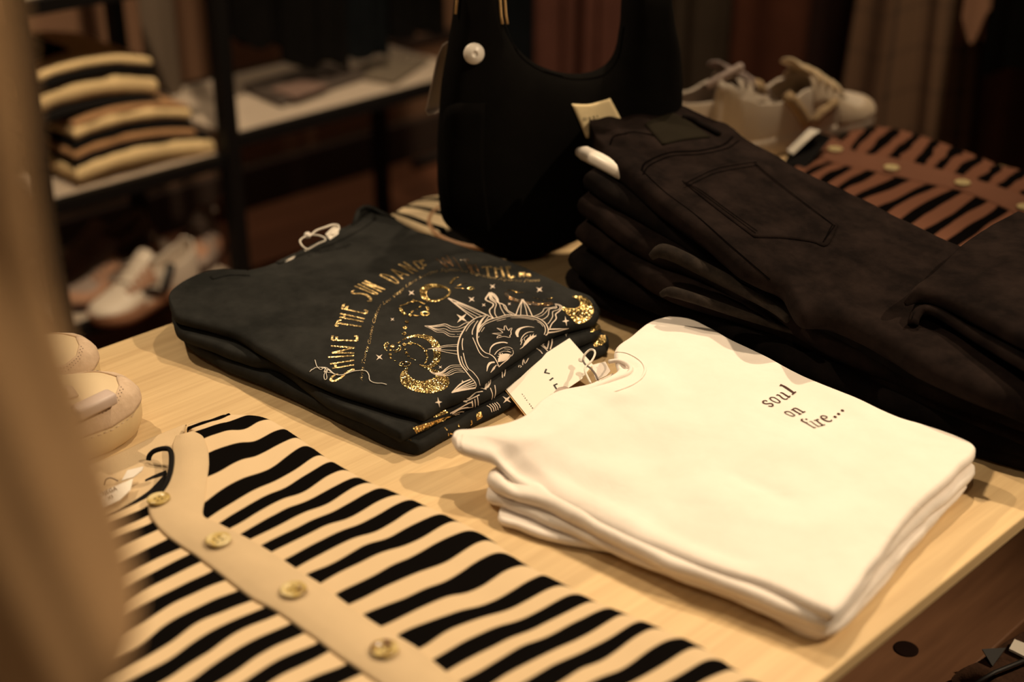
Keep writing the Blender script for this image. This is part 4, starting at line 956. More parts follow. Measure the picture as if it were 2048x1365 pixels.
card('neck_label', [at(557, 534, .049), at(566, 523, .053), at(590, 512, .054), at(594, 515, .050), at(577, 527, .049)], .001, M['paper'], t1)
# ------------------------------------------------------------------ striped cardigans
M['stripe_cream'] = striped('cream_and_black_knit', (0.66, 0.50, 0.32), (0.0035, 0.0028, 0.0026), 'Y', 0.53, 0.5, 0.14, (2.4, 0.5), 2.0, dutyvar=0.08, soft=0.03)
M['stripe_brown'] = striped('brown_and_black_knit', (0.20, 0.088, 0.055), (0.003, 0.0022, 0.0022), 'Y', 0.46, 0.5, 0.22, (2.6, 0.6), 5.0, dutyvar=0.10, soft=0.04)
M['knit_cream'] = fabric('cream_rib_knit', (0.58, 0.44, 0.28), mott=0.05, weave=0.6, wfreq=1300, wrinkle=0.05)
M['knit_brown'] = fabric('brown_rib_knit', (0.20, 0.088, 0.055), mott=0.08, weave=0.6, wfreq=1300)
M['knit_black'] = fabric('black_knit_tape', (0.007, 0.006, 0.006), mott=0.1, weave=0.4)
def horn():
    m, nt, b = new_mat('marbled_horn')
    tc = nt.nodes.new('ShaderNodeTexCoord'); n = nt.nodes.new('ShaderNodeTexNoise'); n.inputs['Scale'].default_value = 48; n.inputs['Detail'].default_value = 2; n.inputs['Distortion'].default_value = 0.8
    lk(nt, tc.outputs['Object'], n.inputs['Vector'])
    cr = nt.nodes.new('ShaderNodeValToRGB'); e = cr.color_ramp.elements
    e[0].position = 0.36; e[0].color = (0.10, 0.035, 0.018, 1); e[1].position = 0.50; e[1].color = (0.50, 0.36, 0.12, 1)
    x = e.new(0.66); x.color = (0.66, 0.54, 0.30, 1)
    lk(nt, n.outputs['Fac'], cr.inputs['Fac']); lk(nt, cr.outputs['Color'], b.inputs['Base Color']); b.inputs['Roughness'].default_value = 0.25
    return m
M['horn'] = horn()
def knit_panel(name, rows, thick, mat, parent, nu=60, nv=150, v0=0.0, seed=0.0, nh=0.0008, rr=0.7, ridges=(), wob=0.0008, floor_h=0.0006):
    R3 = [[at(*p) for p in r] for r in rows]
    S, su, sv = gridsurf(R3, nu, nv)
    def zt(P):
        z = nh * fnz(P, 14, seed, 3)
        if ridges: z = z + ridge_field(P, ridges, 0.015)
        return z
    V, F, UV, _, _ = slab_geo(S, su, sv, thick, zt, wob, seed, rr, T + floor_h)
    UV = UV.copy(); UV[:, 1] = UV[:, 1] / UV[:, 1].max() * (len(rows) - 1) + v0; UV[:, 0] = UV[:, 0] / UV[:, 0].max()
    return fix_normals(mesh_obj(name, V, F, mat, parent, UV))
def button(parent, c, r, up=(0, 0, 1), mat='horn', tilt=None):
    b = MB(); b.lathe([(0, -.0008), (r * .8, -.0008), (r, .0008), (r * .98, .0022), (r * .86, .0028), (r * .66, .0018), (r * .3, .0013), (0, .0012)], c, 28, axis=up)
    o = b.build('button', M[mat], parent)
    q = Vector((0, 0, 1)).rotation_difference(Vector(up).normalized())
    b = MB()
    for (x, y) in ((r * .22, r * .22), (-r * .22, r * .22), (r * .22, -r * .22), (-r * .22, -r * .22)):
        b.lathe([(0.0, .0012), (r * .11, .0014), (0.0, .0016)], Vector(c) + q @ Vector((x, y, 0)), 8, axis=up)
    h = mesh_obj('thread_hole', b.V, b.F, M['thread_dark'], o)
    return o
cg = thing('folded_cardigan', 'cream and black striped cardigan with marbled buttons in the near left corner', 'cardigan', at(700, 1150, 0), None)
st = [(382, 866), (400, 880), (415, 940), (415, 1036), (461, 1056), (498, 1082), (538, 1108), (587, 1138), (641, 1168), (692, 1210), (756, 1251), (825, 1293), (880, 1342), (945, 1380), (1010, 1420), (1080, 1460), (1150, 1500), (1230, 1545)]
tp = [(462, 841), (536, 850), (597, 884), (648, 920), (702, 954), (754, 983), (809, 1005), (862, 1026), (923, 1056), (987, 1092), (1057, 1142), (1138, 1184), (1201, 1218), (1262, 1242), (1324, 1268), (1404, 1305), (1471, 1349), (1545, 1390)]
rows = []
for i, (a, c) in enumerate(zip(st, tp)):
    a = np.array(a, float); c = np.array(c, float); k_ = min(1, (i + .5) / 4)
    f = lambda t, dy: tuple(a + (c - a) * t + np.array([0, dy * k_]))
    rows.append([(*f(-.10, 4), .009), (*a, .012), (*f(.33, -13), .014), (*f(.56, -12), .013), (*f(.86, -24), .0125), (*c, .0055)])
rows = [[(378, 858, .009), (386, 856, .010), (410, 850, .010), (430, 845, .010), (447, 842, .009), (462, 834, .005)]] + rows
knit_panel('right_front', rows, .011, M['stripe_cream'], cg, 70, 200, 0.0, 21.0, .0012)
# row index k of the photo's dark bands = integers
lw = [(262, 1015), (285, 1038), (312, 1062), (356, 1096), (406, 1122), (446, 1158), (500, 1197), (556, 1227), (607, 1264), (661, 1303), (720, 1343), (785, 1388), (860, 1440), (940, 1490), (1030, 1550)]
rows = []
for i, a in enumerate(lw):
    a = np.array(a, float); f = lambda t, dy: tuple(a + np.array([-t * 330, t * 178 + dy]))
    rows.append([(*f(-.12, 0), .008), (*f(-.02, 0), .011), (*f(.33, -8), .012), (*f(.66, 4), .011), (*f(1.1, 0), .005)])
knit_panel('left_front', rows, .010, M['stripe_cream'], cg, 50, 150, 0.0, 23.0, .0012)
# inside of the back, seen through the neck
rows = [[(372, 850, .003), (300, 880, .003), (215, 920, .003), (120, 955, .003)], [(360, 905, .004), (300, 925, .004), (230, 955, .004), (130, 990, .004)], [(350, 960, .004), (290, 985, .004), (220, 1015, .004), (120, 1050, .004)], [(345, 1020, .004), (300, 1035, .004), (230, 1070, .004), (100, 1130, .004)]]
bk = knit_panel('back', rows, .006, M['knit_cream'], cg, 40, 40, 0.3, 25.0, .0006)
sb = Surf(bk)
b = MB(); sb.hit(300, 960)
sb.strip(b, [(332, 942), (308, 952), (290, 961)], [(334, 950), (310, 957), (291, 964)], 12, 3, .0006)
sb.strip(b, [(332, 948), (316, 966), (298, 984), (272, 1002), (240, 1021)], [(334, 988), (318, 996), (298, 1003), (272, 1011), (240, 1023)], 16, 4, .0012)
b.build('back_stripe', M['knit_black'], cg)
# neck band running on into the button placket
pr = [((352, 874), (386, 864)), ((345, 892), (410, 878)), ((347, 925), (419, 912)), ((341, 958), (418, 955)), ((326, 985), (412, 1000)), ((298, 1006), (407, 1034)), ((303, 1040), (440, 1050)),
      ((338, 1079), (500, 1080)), ((394, 1116), (545, 1107)), ((446, 1157), (592, 1137)), ((500, 1197), (645, 1171)), ((556, 1228), (700, 1212)), ((609, 1265), (765, 1256)), ((662, 1304), (835, 1297)), ((721, 1346), (893, 1345)), ((790, 1392), (960, 1395)), ((870, 1445), (1045, 1450))]
rows = [[(*a, .017), (*(np.array(a) * .66 + np.array(c) * .34), .0205), (*(np.array(a) * .33 + np.array(c) * .67), .0205), (*c, .0165)] for a, c in pr]
pk = knit_panel('button_band', rows, .0035, M['knit_cream'], cg, 24, 150, 0, 27.0, .0006, 0.8)
b = MB(); b.tube([Vector(at(u, v, h)) for (u, v, h) in catmull([(297, 921, .010), (299, 912, .014), (308, 903, .019), (325, 898, .022), (339, 900, .022), (343, 915, .021), (341, 940, .020), (334, 965, .019), (325, 985, .018), (320, 996, .017)], 50)], .0024, 8)
b.build('neck_tape', M['knit_black'], cg)
sp_ = Surf(pk)
for (u, v) in ((318, 1002), (437, 1084), (587, 1184), (769, 1303)):
    p, n = sp_.hit(u, v, .0008); button(cg, p, .0108 if u > 330 else .0102, (n + Vector((0, 0, 2))).normalized())
for (u0, v0, u1, v1) in ((212, 1024, 262, 998),):
    pass
lab = card('size_label', [at(188, 992, .012), at(266, 958, .016), at(261, 981, .014), at(240, 1001, .012), at(205, 1018, .011)], .0006, M['paper'], cg)
sl = Surf(lab)
b = MB(); sl.hit(220, 985, 0)
text_on_path(sl, b, 'OJEGA', [(204, 996), (212, 991), (236, 981)], 11.5, 0.0, .0008, True); text_on_path(sl, b, 'XS', [(219, 1001), (223, 999), (229, 996)], 9.0, 0.0, .0008, True)
b.build('label_letters', M['ink'], lab)
card('clear_tag', [at(244, 962, .014), at(255, 942, .018), at(287, 934, .019), at(284, 942, .018), at(268, 955, .015)], .0012, M['white_plastic'], cg)
b = MB(); b.tube([Vector(at(u, v, h)) for (u, v, h) in catmull([(210, 970, .010), (213, 960, .016), (221, 956, .018), (230, 959, .015), (236, 962, .011)], 20)], .0007, 6); b.build('tag_ring', M['ink_grey'], cg)

# brown and black cardigan beyond the jeans
bg = thing('folded_cardigan', 'brown and black striped cardigan with pale buttons beyond the black jeans', 'cardigan', at(1850, 420, 0))
lp_ = [((1640, 312), (1560, 350)), ((1669, 330), (1600, 366)), ((1702, 338), (1625, 386)), ((1750, 348), (1655, 402)), ((1811, 360), (1690, 420)), ((1878, 371), (1735, 446)), ((1926, 384), (1775, 474)), ((1968, 402), (1822, 498)), ((2012, 421), (1872, 518)), ((2062, 442), (1925, 540)), ((2115, 464), (1980, 565)), ((2170, 490), (2040, 590)), ((2230, 515), (2100, 620))]
rows = []
for a, c in lp_:
    a = np.array(a, float); c = np.array(c, float); c = a + (c - a) * 1.35; f = lambda t, dy: tuple(a + (c - a) * t + np.array([0, dy]))
    rows.append([(*f(-.12, 0), .010), (*a, .012), (*f(.4, -4), .013), (*f(.75, 0), .012), (*c, .006)])
knit_panel('left_front', rows, .011, M['stripe_brown'], bg, 50, 120, 0, 31.0, .0014)
up_ = [((1672, 286), (1708, 254)), ((1709, 300), (1748, 258)), ((1745, 309), (1792, 263)), ((1791, 317), (1834, 274)), ((1838, 330), (1874, 288)), ((1877, 341), (1917, 303)), ((1921, 352), (1959, 319)), ((1966, 366), (2000, 336)), ((2008, 379), (2048, 346)), ((2055, 394), (2092, 362)), ((2110, 410), (2145, 380)), ((2170, 430), (2200, 400))]
rows = []
for a, c in up_:
    a = np.array(a, float); c = np.array(c, float); f = lambda t, dy: tuple(a + (c - a) * t + np.array([0, dy]))
    rows.append([(*f(-.2, 0), .010), (*a, .012), (*f(.5, -1), .013), (*f(.85, 1), .012), (*c, .005)])
knit_panel('right_front', rows, .010, M['stripe_brown'], bg, 40, 120, 0, 33.0, .0014)
pr = [((1628, 300), (1652, 268)), ((1643, 319), (1675, 280)), ((1702, 336), (1712, 304)), ((1775, 350), (1788, 317)), ((1848, 368), (1856, 333)), ((1921, 383), (1924, 352)), ((1994, 411), (1990, 372)), ((2056, 440), (2056, 394)), ((2130, 470), (2130, 418))]
rows = [[(*a, .017), (*((np.array(a) + np.array(c)) / 2), .0195), (*c, .017)] for a, c in pr]
pk2 = knit_panel('button_band', rows, .0035, M['knit_brown'], bg, 20, 90, 0, 35.0, .0005, 0.8)
s2_ = Surf(pk2); s2_.hit(1800, 340)
M['shell'] = simple('pale_horn_button', (0.62, 0.50, 0.26), 0.3, noise_amt=0.35, nscale=120)
for (u, v) in ((1670, 301), (1783, 338), (1925, 368), (2050, 417)):
    p, n = s2_.hit(u, v, .0008); button(bg, p, .0108, (n + Vector((0, 0, 2))).normalized(), 'shell')
rows = [[(1560, 330, .004), (1620, 290, .004), (1672, 258, .004)], [(1600, 350, .006), (1650, 310, .006), (1690, 275, .006)]]
knit_panel('back', rows, .006, M['knit_brown'], bg, 20, 20, 0, 36.0)
ht = thing('hang_tag', 'black hang tag with a white edge at the neck of the brown cardigan', 'tag', at(1620, 300, .012))
P0, P1, P2_, P3_ = at(1580, 306, .026), at(1624, 262, .052), at(1664, 274, .040), at(1604, 345, .015)
card('black_card', [P0, P1, P2_, P3_, at(1566, 330, .016)], .0010, M['knit_black'], ht)
card('white_card', [at(1574, 301, .030), at(1619, 257, .056), at(1641, 262, .054), at(1628, 270, .052), at(1586, 309, .028)], .0008, M['paper'], ht)
# ------------------------------------------------------------------ stack of black jeans
jg = 'black jeans in the folded stack'
def hp(pts, us, hs):
    return [(u, v, float(np.interp(u, us, hs))) for (u, v) in pts]
UU = [1150, 1300, 1420, 1520, 1600, 1760, 2100]
def far(P, d): return [np.array(p) + np.array(d) for p in P]
def jean(label, near, hs, dy, th, seed, mat, nu=150, nv=70, ridges=(), nh=.002, T_=None, L_=None, R_=None, bulge=.004, rr=.5, dx0=0.0):
    o = thing('folded_jeans', label, 'jeans', at(1500, 560, max(0, min(hs) - th)), jg)
    nb = px(hp(near, UU, hs), 0)
    B_ = nb
    Tt = px(*T_) if T_ is not None else far(catmull(nb, 8), (dx0, dy, 0.004))
    Ll = px(*L_) if L_ is not None else [B_[0], B_[0] * .75 + Tt[0] * .25 + np.array([-.012, 0, 0]), B_[0] * .4 + Tt[0] * .6 + np.array([-.006, 0, 0]), Tt[0]]
    Rr = px(*R_) if R_ is not None else [B_[-1], Tt[-1]]
    body = cloth('body', B_, Rr, Tt, Ll, th, mat, o, ridges, .1, nu, nv, nh, 13, seed, bulge, 1, wob=.002, rr=rr)
    return o, body
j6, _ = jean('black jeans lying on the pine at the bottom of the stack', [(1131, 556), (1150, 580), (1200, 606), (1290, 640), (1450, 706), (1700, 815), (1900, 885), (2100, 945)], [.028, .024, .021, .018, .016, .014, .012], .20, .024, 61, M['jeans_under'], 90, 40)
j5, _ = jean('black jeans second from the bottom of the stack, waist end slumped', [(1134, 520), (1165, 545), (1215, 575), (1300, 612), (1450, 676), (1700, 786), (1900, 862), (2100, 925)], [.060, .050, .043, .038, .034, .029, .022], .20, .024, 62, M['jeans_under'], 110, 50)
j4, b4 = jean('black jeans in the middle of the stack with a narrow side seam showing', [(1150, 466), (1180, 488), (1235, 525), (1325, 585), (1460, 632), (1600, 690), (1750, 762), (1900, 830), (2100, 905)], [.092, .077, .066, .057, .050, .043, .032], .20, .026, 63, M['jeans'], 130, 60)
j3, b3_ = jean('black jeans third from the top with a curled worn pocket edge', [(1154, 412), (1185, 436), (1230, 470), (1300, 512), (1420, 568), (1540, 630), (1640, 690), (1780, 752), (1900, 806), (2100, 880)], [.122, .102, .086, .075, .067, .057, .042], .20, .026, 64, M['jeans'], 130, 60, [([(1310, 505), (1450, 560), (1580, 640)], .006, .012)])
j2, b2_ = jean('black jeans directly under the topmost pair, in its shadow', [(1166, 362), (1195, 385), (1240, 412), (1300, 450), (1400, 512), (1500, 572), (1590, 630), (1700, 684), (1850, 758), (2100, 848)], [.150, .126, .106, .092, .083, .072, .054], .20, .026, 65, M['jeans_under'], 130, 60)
near1 = [(1178, 268), (1184, 292), (1206, 318), (1250, 358), (1296, 398), (1350, 440), (1420, 492), (1476, 540), (1522, 566), (1566, 588), (1600, 640), (1660, 648), (1760, 694), (1880, 764), (2100, 850)]
r1 = [([(1206, 262), (1230, 300), (1290, 370)], .004, .010), ([(1330, 300), (1420, 350), (1520, 420)], .003, .025), ([(1490, 520), (1560, 552), (1620, 542), (1700, 548)], .012, .013),
      ([(1585, 568), (1680, 606), (1770, 655), (1860, 712)], .013, .012), ([(1590, 645), (1700, 672), (1830, 738)], .009, .010), ([(1560, 585), (1590, 608), (1600, 640)], -.012, .009), ([(1600, 612), (1690, 648), (1800, 705), (1880, 750)], -.013, .009),
      ([(1300, 340), (1400, 420), (1500, 500)], -.002, .02), ([(1700, 540), (1800, 590), (1900, 640)], .004, .02), ([(1260, 250), (1300, 262), (1350, 290)], -.003, .012),
      ([(1600, 470), (1700, 500), (1820, 540)], -.003, .02), ([(1240, 310), (1300, 300), (1380, 290)], .0025, .012), ([(1370, 470), (1450, 500), (1520, 545)], .003, .014)]
o = thing('folded_jeans', 'black jeans on top of the stack with back pocket and olive patch', 'jeans', at(1500, 500, .08), jg); j1 = o
B1 = px(hp(near1, UU, [.174, .152, .130, .113, .101, .090, .072]), 0); T1_ = px(hp([(1345, 226), (1375, 232), (1405, 246), (1440, 262), (1466, 270), (1500, 298), (1560, 330), (1600, 358), (1700, 404), (1800, 452), (1925, 512), (2120, 600)], [1345, 1466, 1700, 1925, 2120], [.184, .158, .122, .105, .098]), 0)
L1_ = px([(1178, 268), (1176, 255), (1186, 246), (1200, 238), (1214, 233), (1228, 238), (1244, 238), (1262, 234), (1290, 232), (1320, 226), (1345, 226)], (.172, .184)); R1_ = px([(2100, 850), (2110, 700), (2120, 600)], (.072, .098))
b1_ = cloth('body', B1, R1_, T1_, L1_, .028, M['jeans'], o, r1, .16, 220, 130, .0022, 13, 66, .006, 1, wob=.0022, rr=.5)
s1_ = Surf(b1_); s1_.hit(1500, 420)
b = MB(); s1_.patch(b, ([(1364, 363), (1400, 393), (1450, 432), (1508, 476)], [(1508, 476), (1570, 478), (1625, 486), (1654, 493), (1676, 452)], [(1511, 321), (1545, 352), (1610, 402), (1676, 452)], [(1364, 363), (1395, 348), (1430, 333), (1470, 326), (1511, 321)]), .0016, 26, 22)
pkt = b.build('back_pocket', M['jeans'], o)
b = MB()
for off_ in (0, 1):
    for pl in ([(1368 + off_ * 6, 368 + off_ * 2), (1404, 391 + off_ * -5), (1454, 428 - off_ * 5), (1510 + off_ * 4, 470 - off_ * 4)], [(1507, 327 + off_ * 4), (1540, 356 + off_ * 4), (1604, 406 + off_ * 3), (1668, 455)], [(1366, 372 + off_ * 8), (1398, 356 + off_ * 8), (1432, 341 + off_ * 8), (1472, 333 + off_ * 8), (1514, 327 + off_ * 7)], [(1646, 488), (1670 - off_ * 6, 454)]):
        s1_.ribbon(b, pl, .0009, off=.0024)
b.build('pocket_stitching', M['thread_dark'], pkt)
b = MB(); s1_.patch(b, ([(1290, 250), (1305, 268), (1325, 291)], [(1325, 291), (1370, 281), (1420, 276)], [(1346, 228), (1385, 250), (1420, 276)], [(1290, 250), (1318, 236), (1346, 228)]), .0020, 14, 10)
b.build('waistband_patch', M['patch'], o, )
b = MB()
for pl, w_ in [([(1283, 341), (1290, 327), (1318, 313), (1346, 305), (1399, 302), (1445, 291), (1466, 274)], .0022), ([(1286, 350), (1296, 334), (1322, 320), (1350, 312), (1402, 309), (1452, 298), (1478, 282)], .0014), ([(1220, 291), (1228, 274), (1250, 268), (1269, 265), (1300, 270), (1318, 276)], .0020), ([(1283, 341), (1330, 385), (1390, 430), (1470, 500), (1540, 560)], .0012), ([(1600, 470), (1580, 450), (1540, 400), (1520, 372)], .0008)]:
    s1_.ribbon(b, pl, w_, off=.0008)
b.build('seam', M['thread_dark'], o)
b = MB(); b.tube([s1_.hit(u, v, .002)[0] for (u, v) in catmull([(1364, 236), (1385, 242), (1402, 253), (1420, 262), (1438, 272)], 24)], .0036, 8); b.build('belt_loop', M['jeans_under'], o)
# hems and pocket edges that stick out of the lower pairs
s3_ = Surf(b3_); s3_.hit(1450, 580); b = MB()
b.tube([Vector(at(u, v, h)) for (u, v, h) in catmull([(1302, 514, .112), (1320, 503, .119), (1345, 508, .118), (1400, 535, .108), (1470, 572, .098), (1540, 612, .089), (1576, 640, .084)], 60)], list(np.interp(np.linspace(0, 1, 61), [0, .08, .5, 1], [.004, .008, .0075, .004])), 10)
b.build('pocket_edge', M['jeans_edge'], j3)
b = MB(); b.tube([Vector(at(u, v, h)) for (u, v, h) in catmull([(1322, 590, .082), (1340, 584, .087), (1385, 596, .083), (1450, 618, .076), (1530, 645, .068), (1600, 668, .062)], 60)], list(np.interp(np.linspace(0, 1, 61), [0, .08, .5, 1], [.003, .006, .005, .003])), 10)
b.build('side_seam', M['jeans_edge'], j4)
# the leg of the top pair, folded back over it at the right
fa = cloth('folded_leg', px([(1806, 606), (1838, 598), (1880, 608), (1957, 646), (2060, 700), (2200, 770)], .128), px([(2200, 770), (2260, 600), (2300, 520)], .128), px([(2030, 430), (2120, 460), (2300, 520)], .138), px([(1806, 606), (1822, 588), (1862, 558), (1915, 505), (1970, 466), (2030, 430)], (.128, .138)),
           .016, M['jeans'], o, [([(1850, 600), (1950, 640), (2080, 705)], .003, .012), ([(1900, 540), (2000, 580), (2100, 640)], -.003, .03)], .13, 110, 80, .0018, 12, 71, .008, 1)
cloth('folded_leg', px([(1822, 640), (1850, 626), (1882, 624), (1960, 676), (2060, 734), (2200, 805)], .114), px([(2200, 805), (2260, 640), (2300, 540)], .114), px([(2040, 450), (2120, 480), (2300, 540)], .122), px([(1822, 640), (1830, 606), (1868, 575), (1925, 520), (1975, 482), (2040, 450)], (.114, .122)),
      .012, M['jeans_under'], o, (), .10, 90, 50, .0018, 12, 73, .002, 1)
sfa = Surf(fa); sfa.hit(1950, 630); b = MB(); sfa.ribbon(b, [(1850, 606), (1900, 624), (1970, 660), (2060, 708)], .0012, off=.0006); b.build('seam', M['thread_dark'], o)
b = MB(); b.tube([Vector(at(u, v, h)) for (u, v, h) in catmull([(1826, 650, .108), (1830, 632, .114), (1846, 620, .118), (1882, 630, .118), (1962, 680, .114), (2070, 742, .112), (2200, 812, .110)], 50)], .0055, 10); b.build('hem', M['jeans'], o)
# white anti-theft tag poking out under the waistband
b = MB(); pth = [Vector(at(u, v, h)) for (u, v, h) in ((1157, 304, .166), (1170, 307, .167), (1200, 322, .167), (1236, 342, .163), (1262, 358, .158))]
b.tube(pth, [.0055, .0085, .0088, .0085, .006], 18)
q_ = b.build('shell', M['white_plastic'])
o_ = tag(q_, 'white plastic security tag poking out under the topmost black jeans', 'security tag'); q_.name = 'security_tag'

# ------------------------------------------------------------------ upright cloth things: outlines in a vertical plane facing the room
def vframe(p0, nrm=None):
    p0 = np.array(p0, float)
    n = np.array([EYE[0] - p0[0], EYE[1] - p0[1], 0.0]) if nrm is None else np.array(nrm, float)
    n /= np.linalg.norm(n); a = np.cross([0, 0, 1.0], n); return p0, a, n
def vslab(name, outl, fr, th, mat, parent=None, folds=None, nu=90, nv=70, seed=0.0, nh=.002, rr=.5, bulge=0.0, uvs=None, wob=.001):
    p0, a, n = fr
    def loc(c):
        o = []
        for q in c:
            w_ = atp(q[0], q[1], p0, n) - p0; o.append((w_ @ a, w_[2], 0.0))
        return o
    S, su, sv = coons(*[loc(c) for c in outl], nu, nv)
    def zt(P):
        z = nh * fnz(P, 9, seed, 3)
        return z + (folds(P) if folds else 0)
    V, F, UV, _, _ = slab_geo(S, su, sv, th, zt, wob, seed, rr, None, bulge)
    Wd = p0 + V[:, :1] * a + V[:, 1:2] * np.array([0, 0, 1.0]) + V[:, 2:3] * n
    if uvs == 'xy': UV = V[:, :2].copy()
    return fix_normals(mesh_obj(name, Wd, F, mat, parent, UV))
# --- black slouchy shoulder bag
bp0 = at(1025, 522, 0.0); fr = vframe(bp0, (.85, -.52, 0))
bag = thing('shoulder_bag', 'black slouchy shoulder bag standing open behind the dark tees', 'bag', bp0)
outer = [(918, -60), (906, 40), (893, 110), (882, 200), (876, 300), (878, 400), (889, 446), (930, 480), (980, 508), (1025, 520), (1075, 512), (1130, 488), (1210, 455), (1300, 410), (1345, 330), (1362, 220), (1358, 120), (1345, 40), (1332, -60)]
inner = [(984, -60), (996, 10), (1010, 55), (1030, 92), (1062, 122), (1100, 140), (1150, 148), (1196, 140), (1226, 112), (1240, 60), (1246, 0), (1250, -60)]
def bfold(P):
    x, y = P[:, 0], P[:, 1]
    return .005 * np.sin(x * 60 + y * 9 + 2) * np.clip(1.2 - y * 3, .2, 1) + .004 * np.sin(x * 23 - y * 30)
bb = vslab('body', (outer, [(1332, -60), (1290, -60), (1250, -60)], inner, [(918, -60), (950, -60), (984, -60)]), fr, .060, M['black_cloth'], bag, bfold, 150, 60, 3.0, .004, .75, 0.006)
vslab('shoulder_strap', ([(918, -55), (925, -180), (990, -330), (1115, -400), (1250, -330), (1320, -180), (1332, -55)], [(1332, -55), (1250, -55)], [(984, -55), (990, -160), (1030, -260), (1115, -310), (1200, -260), (1245, -160), (1250, -55)], [(918, -55), (984, -55)]), fr, .022, M['black_cloth'], bag, None, 80, 14)
sbg = Surf(bb); sbg.hit(1000, 300)
b = MB(); sbg.ribbon(b, [(1000, 30), (1030, 96), (1070, 132), (1120, 150), (1160, 155), (1205, 146), (1234, 112), (1246, 50)], .006, off=.0012); b.build('opening_hem', M['black_cloth'], bag)
b = MB(); sbg.patch(b, ([(888, 300), (900, 410), (930, 462)], [(930, 462), (955, 478), (985, 492)], [(970, 205), (968, 340), (985, 492)], [(888, 300), (895, 215), (970, 205)]), .0022, 12, 14); b.build('side_pocket', M['black_cloth'], bag)
b = MB(); sbg.patch(b, ([(1143, 208), (1158, 242), (1172, 276)], [(1172, 276), (1210, 266), (1250, 254)], [(1220, 197), (1235, 225), (1250, 254)], [(1143, 208), (1175, 209), (1200, 203), (1220, 197)]), .0020, 10, 10)
bl = b.build('fabric_label', simple('natural_cotton_label', (0.74, 0.60, 0.36), 0.9, bump=.3), bag)
sl_ = Surf(bl); sl_.hit(1180, 235); b = MB()
text_on_path(sl_, b, 'D E S I', [(1166, 242), (1180, 240), (1196, 236)], 8.5, 0, .0006, True); b.build('label_letters', M['ink'], bl)
p_, n_ = sbg.hit(947, 106, 0); nv_ = Vector(fr[2])
b = MB(); b.lathe([(0, -.002), (.0118, -.002), (.0122, 0), (.0105, .0022), (.0045, .0052), (.0030, .0056), (.0030, .0046), (0, .0046)], p_ + nv_ * .003, 32, axis=nv_ + Vector((0, 0, .15)))
tag(b.build('security_tag', M['white_plastic']), 'round white security tag pinned high on the black bag', 'security tag')
# clear price tag hanging on its left side
ct = vframe(atp(880, 150, bp0, fr[2]) - fr[2] * .02, fr[2] * .35 + np.cross([0, 0, 1.], fr[2]) * -1.0)
pl0 = bp0 - fr[2] * .015
P_ = [atp(u, v, pl0, fr[2]) for (u, v) in ((897, 84), (886, 92), (877, 112), (853, 222), (857, 229), (868, 226))]
Q_ = [atp(u, v, pl0 - fr[2] * .055, fr[2]) for (u, v) in ((915, 92), (905, 96), (900, 112), (884, 215), (886, 218), (892, 214))]
b = MB(); b.add(P_ + Q_, [[0, 1, 7, 6], [1, 2, 8, 7], [2, 3, 9, 8], [3, 4, 10, 9], [4, 5, 11, 10]])
tagm = simple('smoky_tag_card', (0.40, 0.32, 0.27), 0.5)
o_ = b.build('hang_tag', tagm, smooth=False); md = o_.modifiers.new('thick', 'SOLIDIFY'); md.thickness = .0016
tag(o_, 'dull grey hang tag curving out at the left edge of the black bag', 'tag')
b = MB()
cdp = [atp(u, v, pl0 + fr[2] * .03, fr[2]) for (u, v) in ((999, -60), (1000, 0), (1002, 30), (1005, 48))]
b.tube(cdp, .0016, 8); b.tube([c + np.array([.004, .004, 0]) for c in cdp], .0014, 8)
b.tube([atp(u, v, pl0 + fr[2] * .03, fr[2]) for (u, v) in ((918, -60), (914, 0), (911, 28))], .0016, 8)
b.build('drawcord', M['paper_edge'], bag)
# --- round dark tray with a tan rim under the bag, striped cloth beside it
tc_ = at(1010, 447, 0.006); 
tr = thing('round_tray', 'dark round tray with a tan rim under the black bag', 'tray', tc_ - np.array([0, 0, .006]))
b = MB(); b.lathe([(0, -.005), (.088, -.005), (.099, .002), (.0985, .004), (.088, -.001), (0, -.0015)], tc_, 56); b.build('plate', M['black_cloth'], tr)
b = MB(); b.tube([tc_ + np.array([.0995 * math.cos(k * math.pi / 32), .0995 * math.sin(k * math.pi / 32), .0045]) for k in range(64)], .0028, 8, closed=True); b.build('rim', simple('tan_rim', (0.42, 0.24, 0.13), .5), tr)
M['stripe_small'] = striped('cream_black_band_knit', (0.66, 0.52, 0.34), (0.003, 0.003, 0.003), 'Y', 0.30, 0.1, 0.05, (1, 1), 3.0, period=.036, dutyvar=.03)
sc_ = cloth('folded_scarf', px([(778, 436), (800, 446), (832, 460), (870, 474)], .006), px([(870, 474), (930, 445), (960, 410)], .006), px([(845, 402), (890, 396), (960, 410)], .009), px([(778, 436), (808, 418), (845, 402)], (.006, .009)), .010, M['stripe_small'], None, (), .006, 50, 40, .0006, 10, 77)
tag(sc_, 'cream and black striped folded knit at the far table edge beside the bag', 'knitwear')

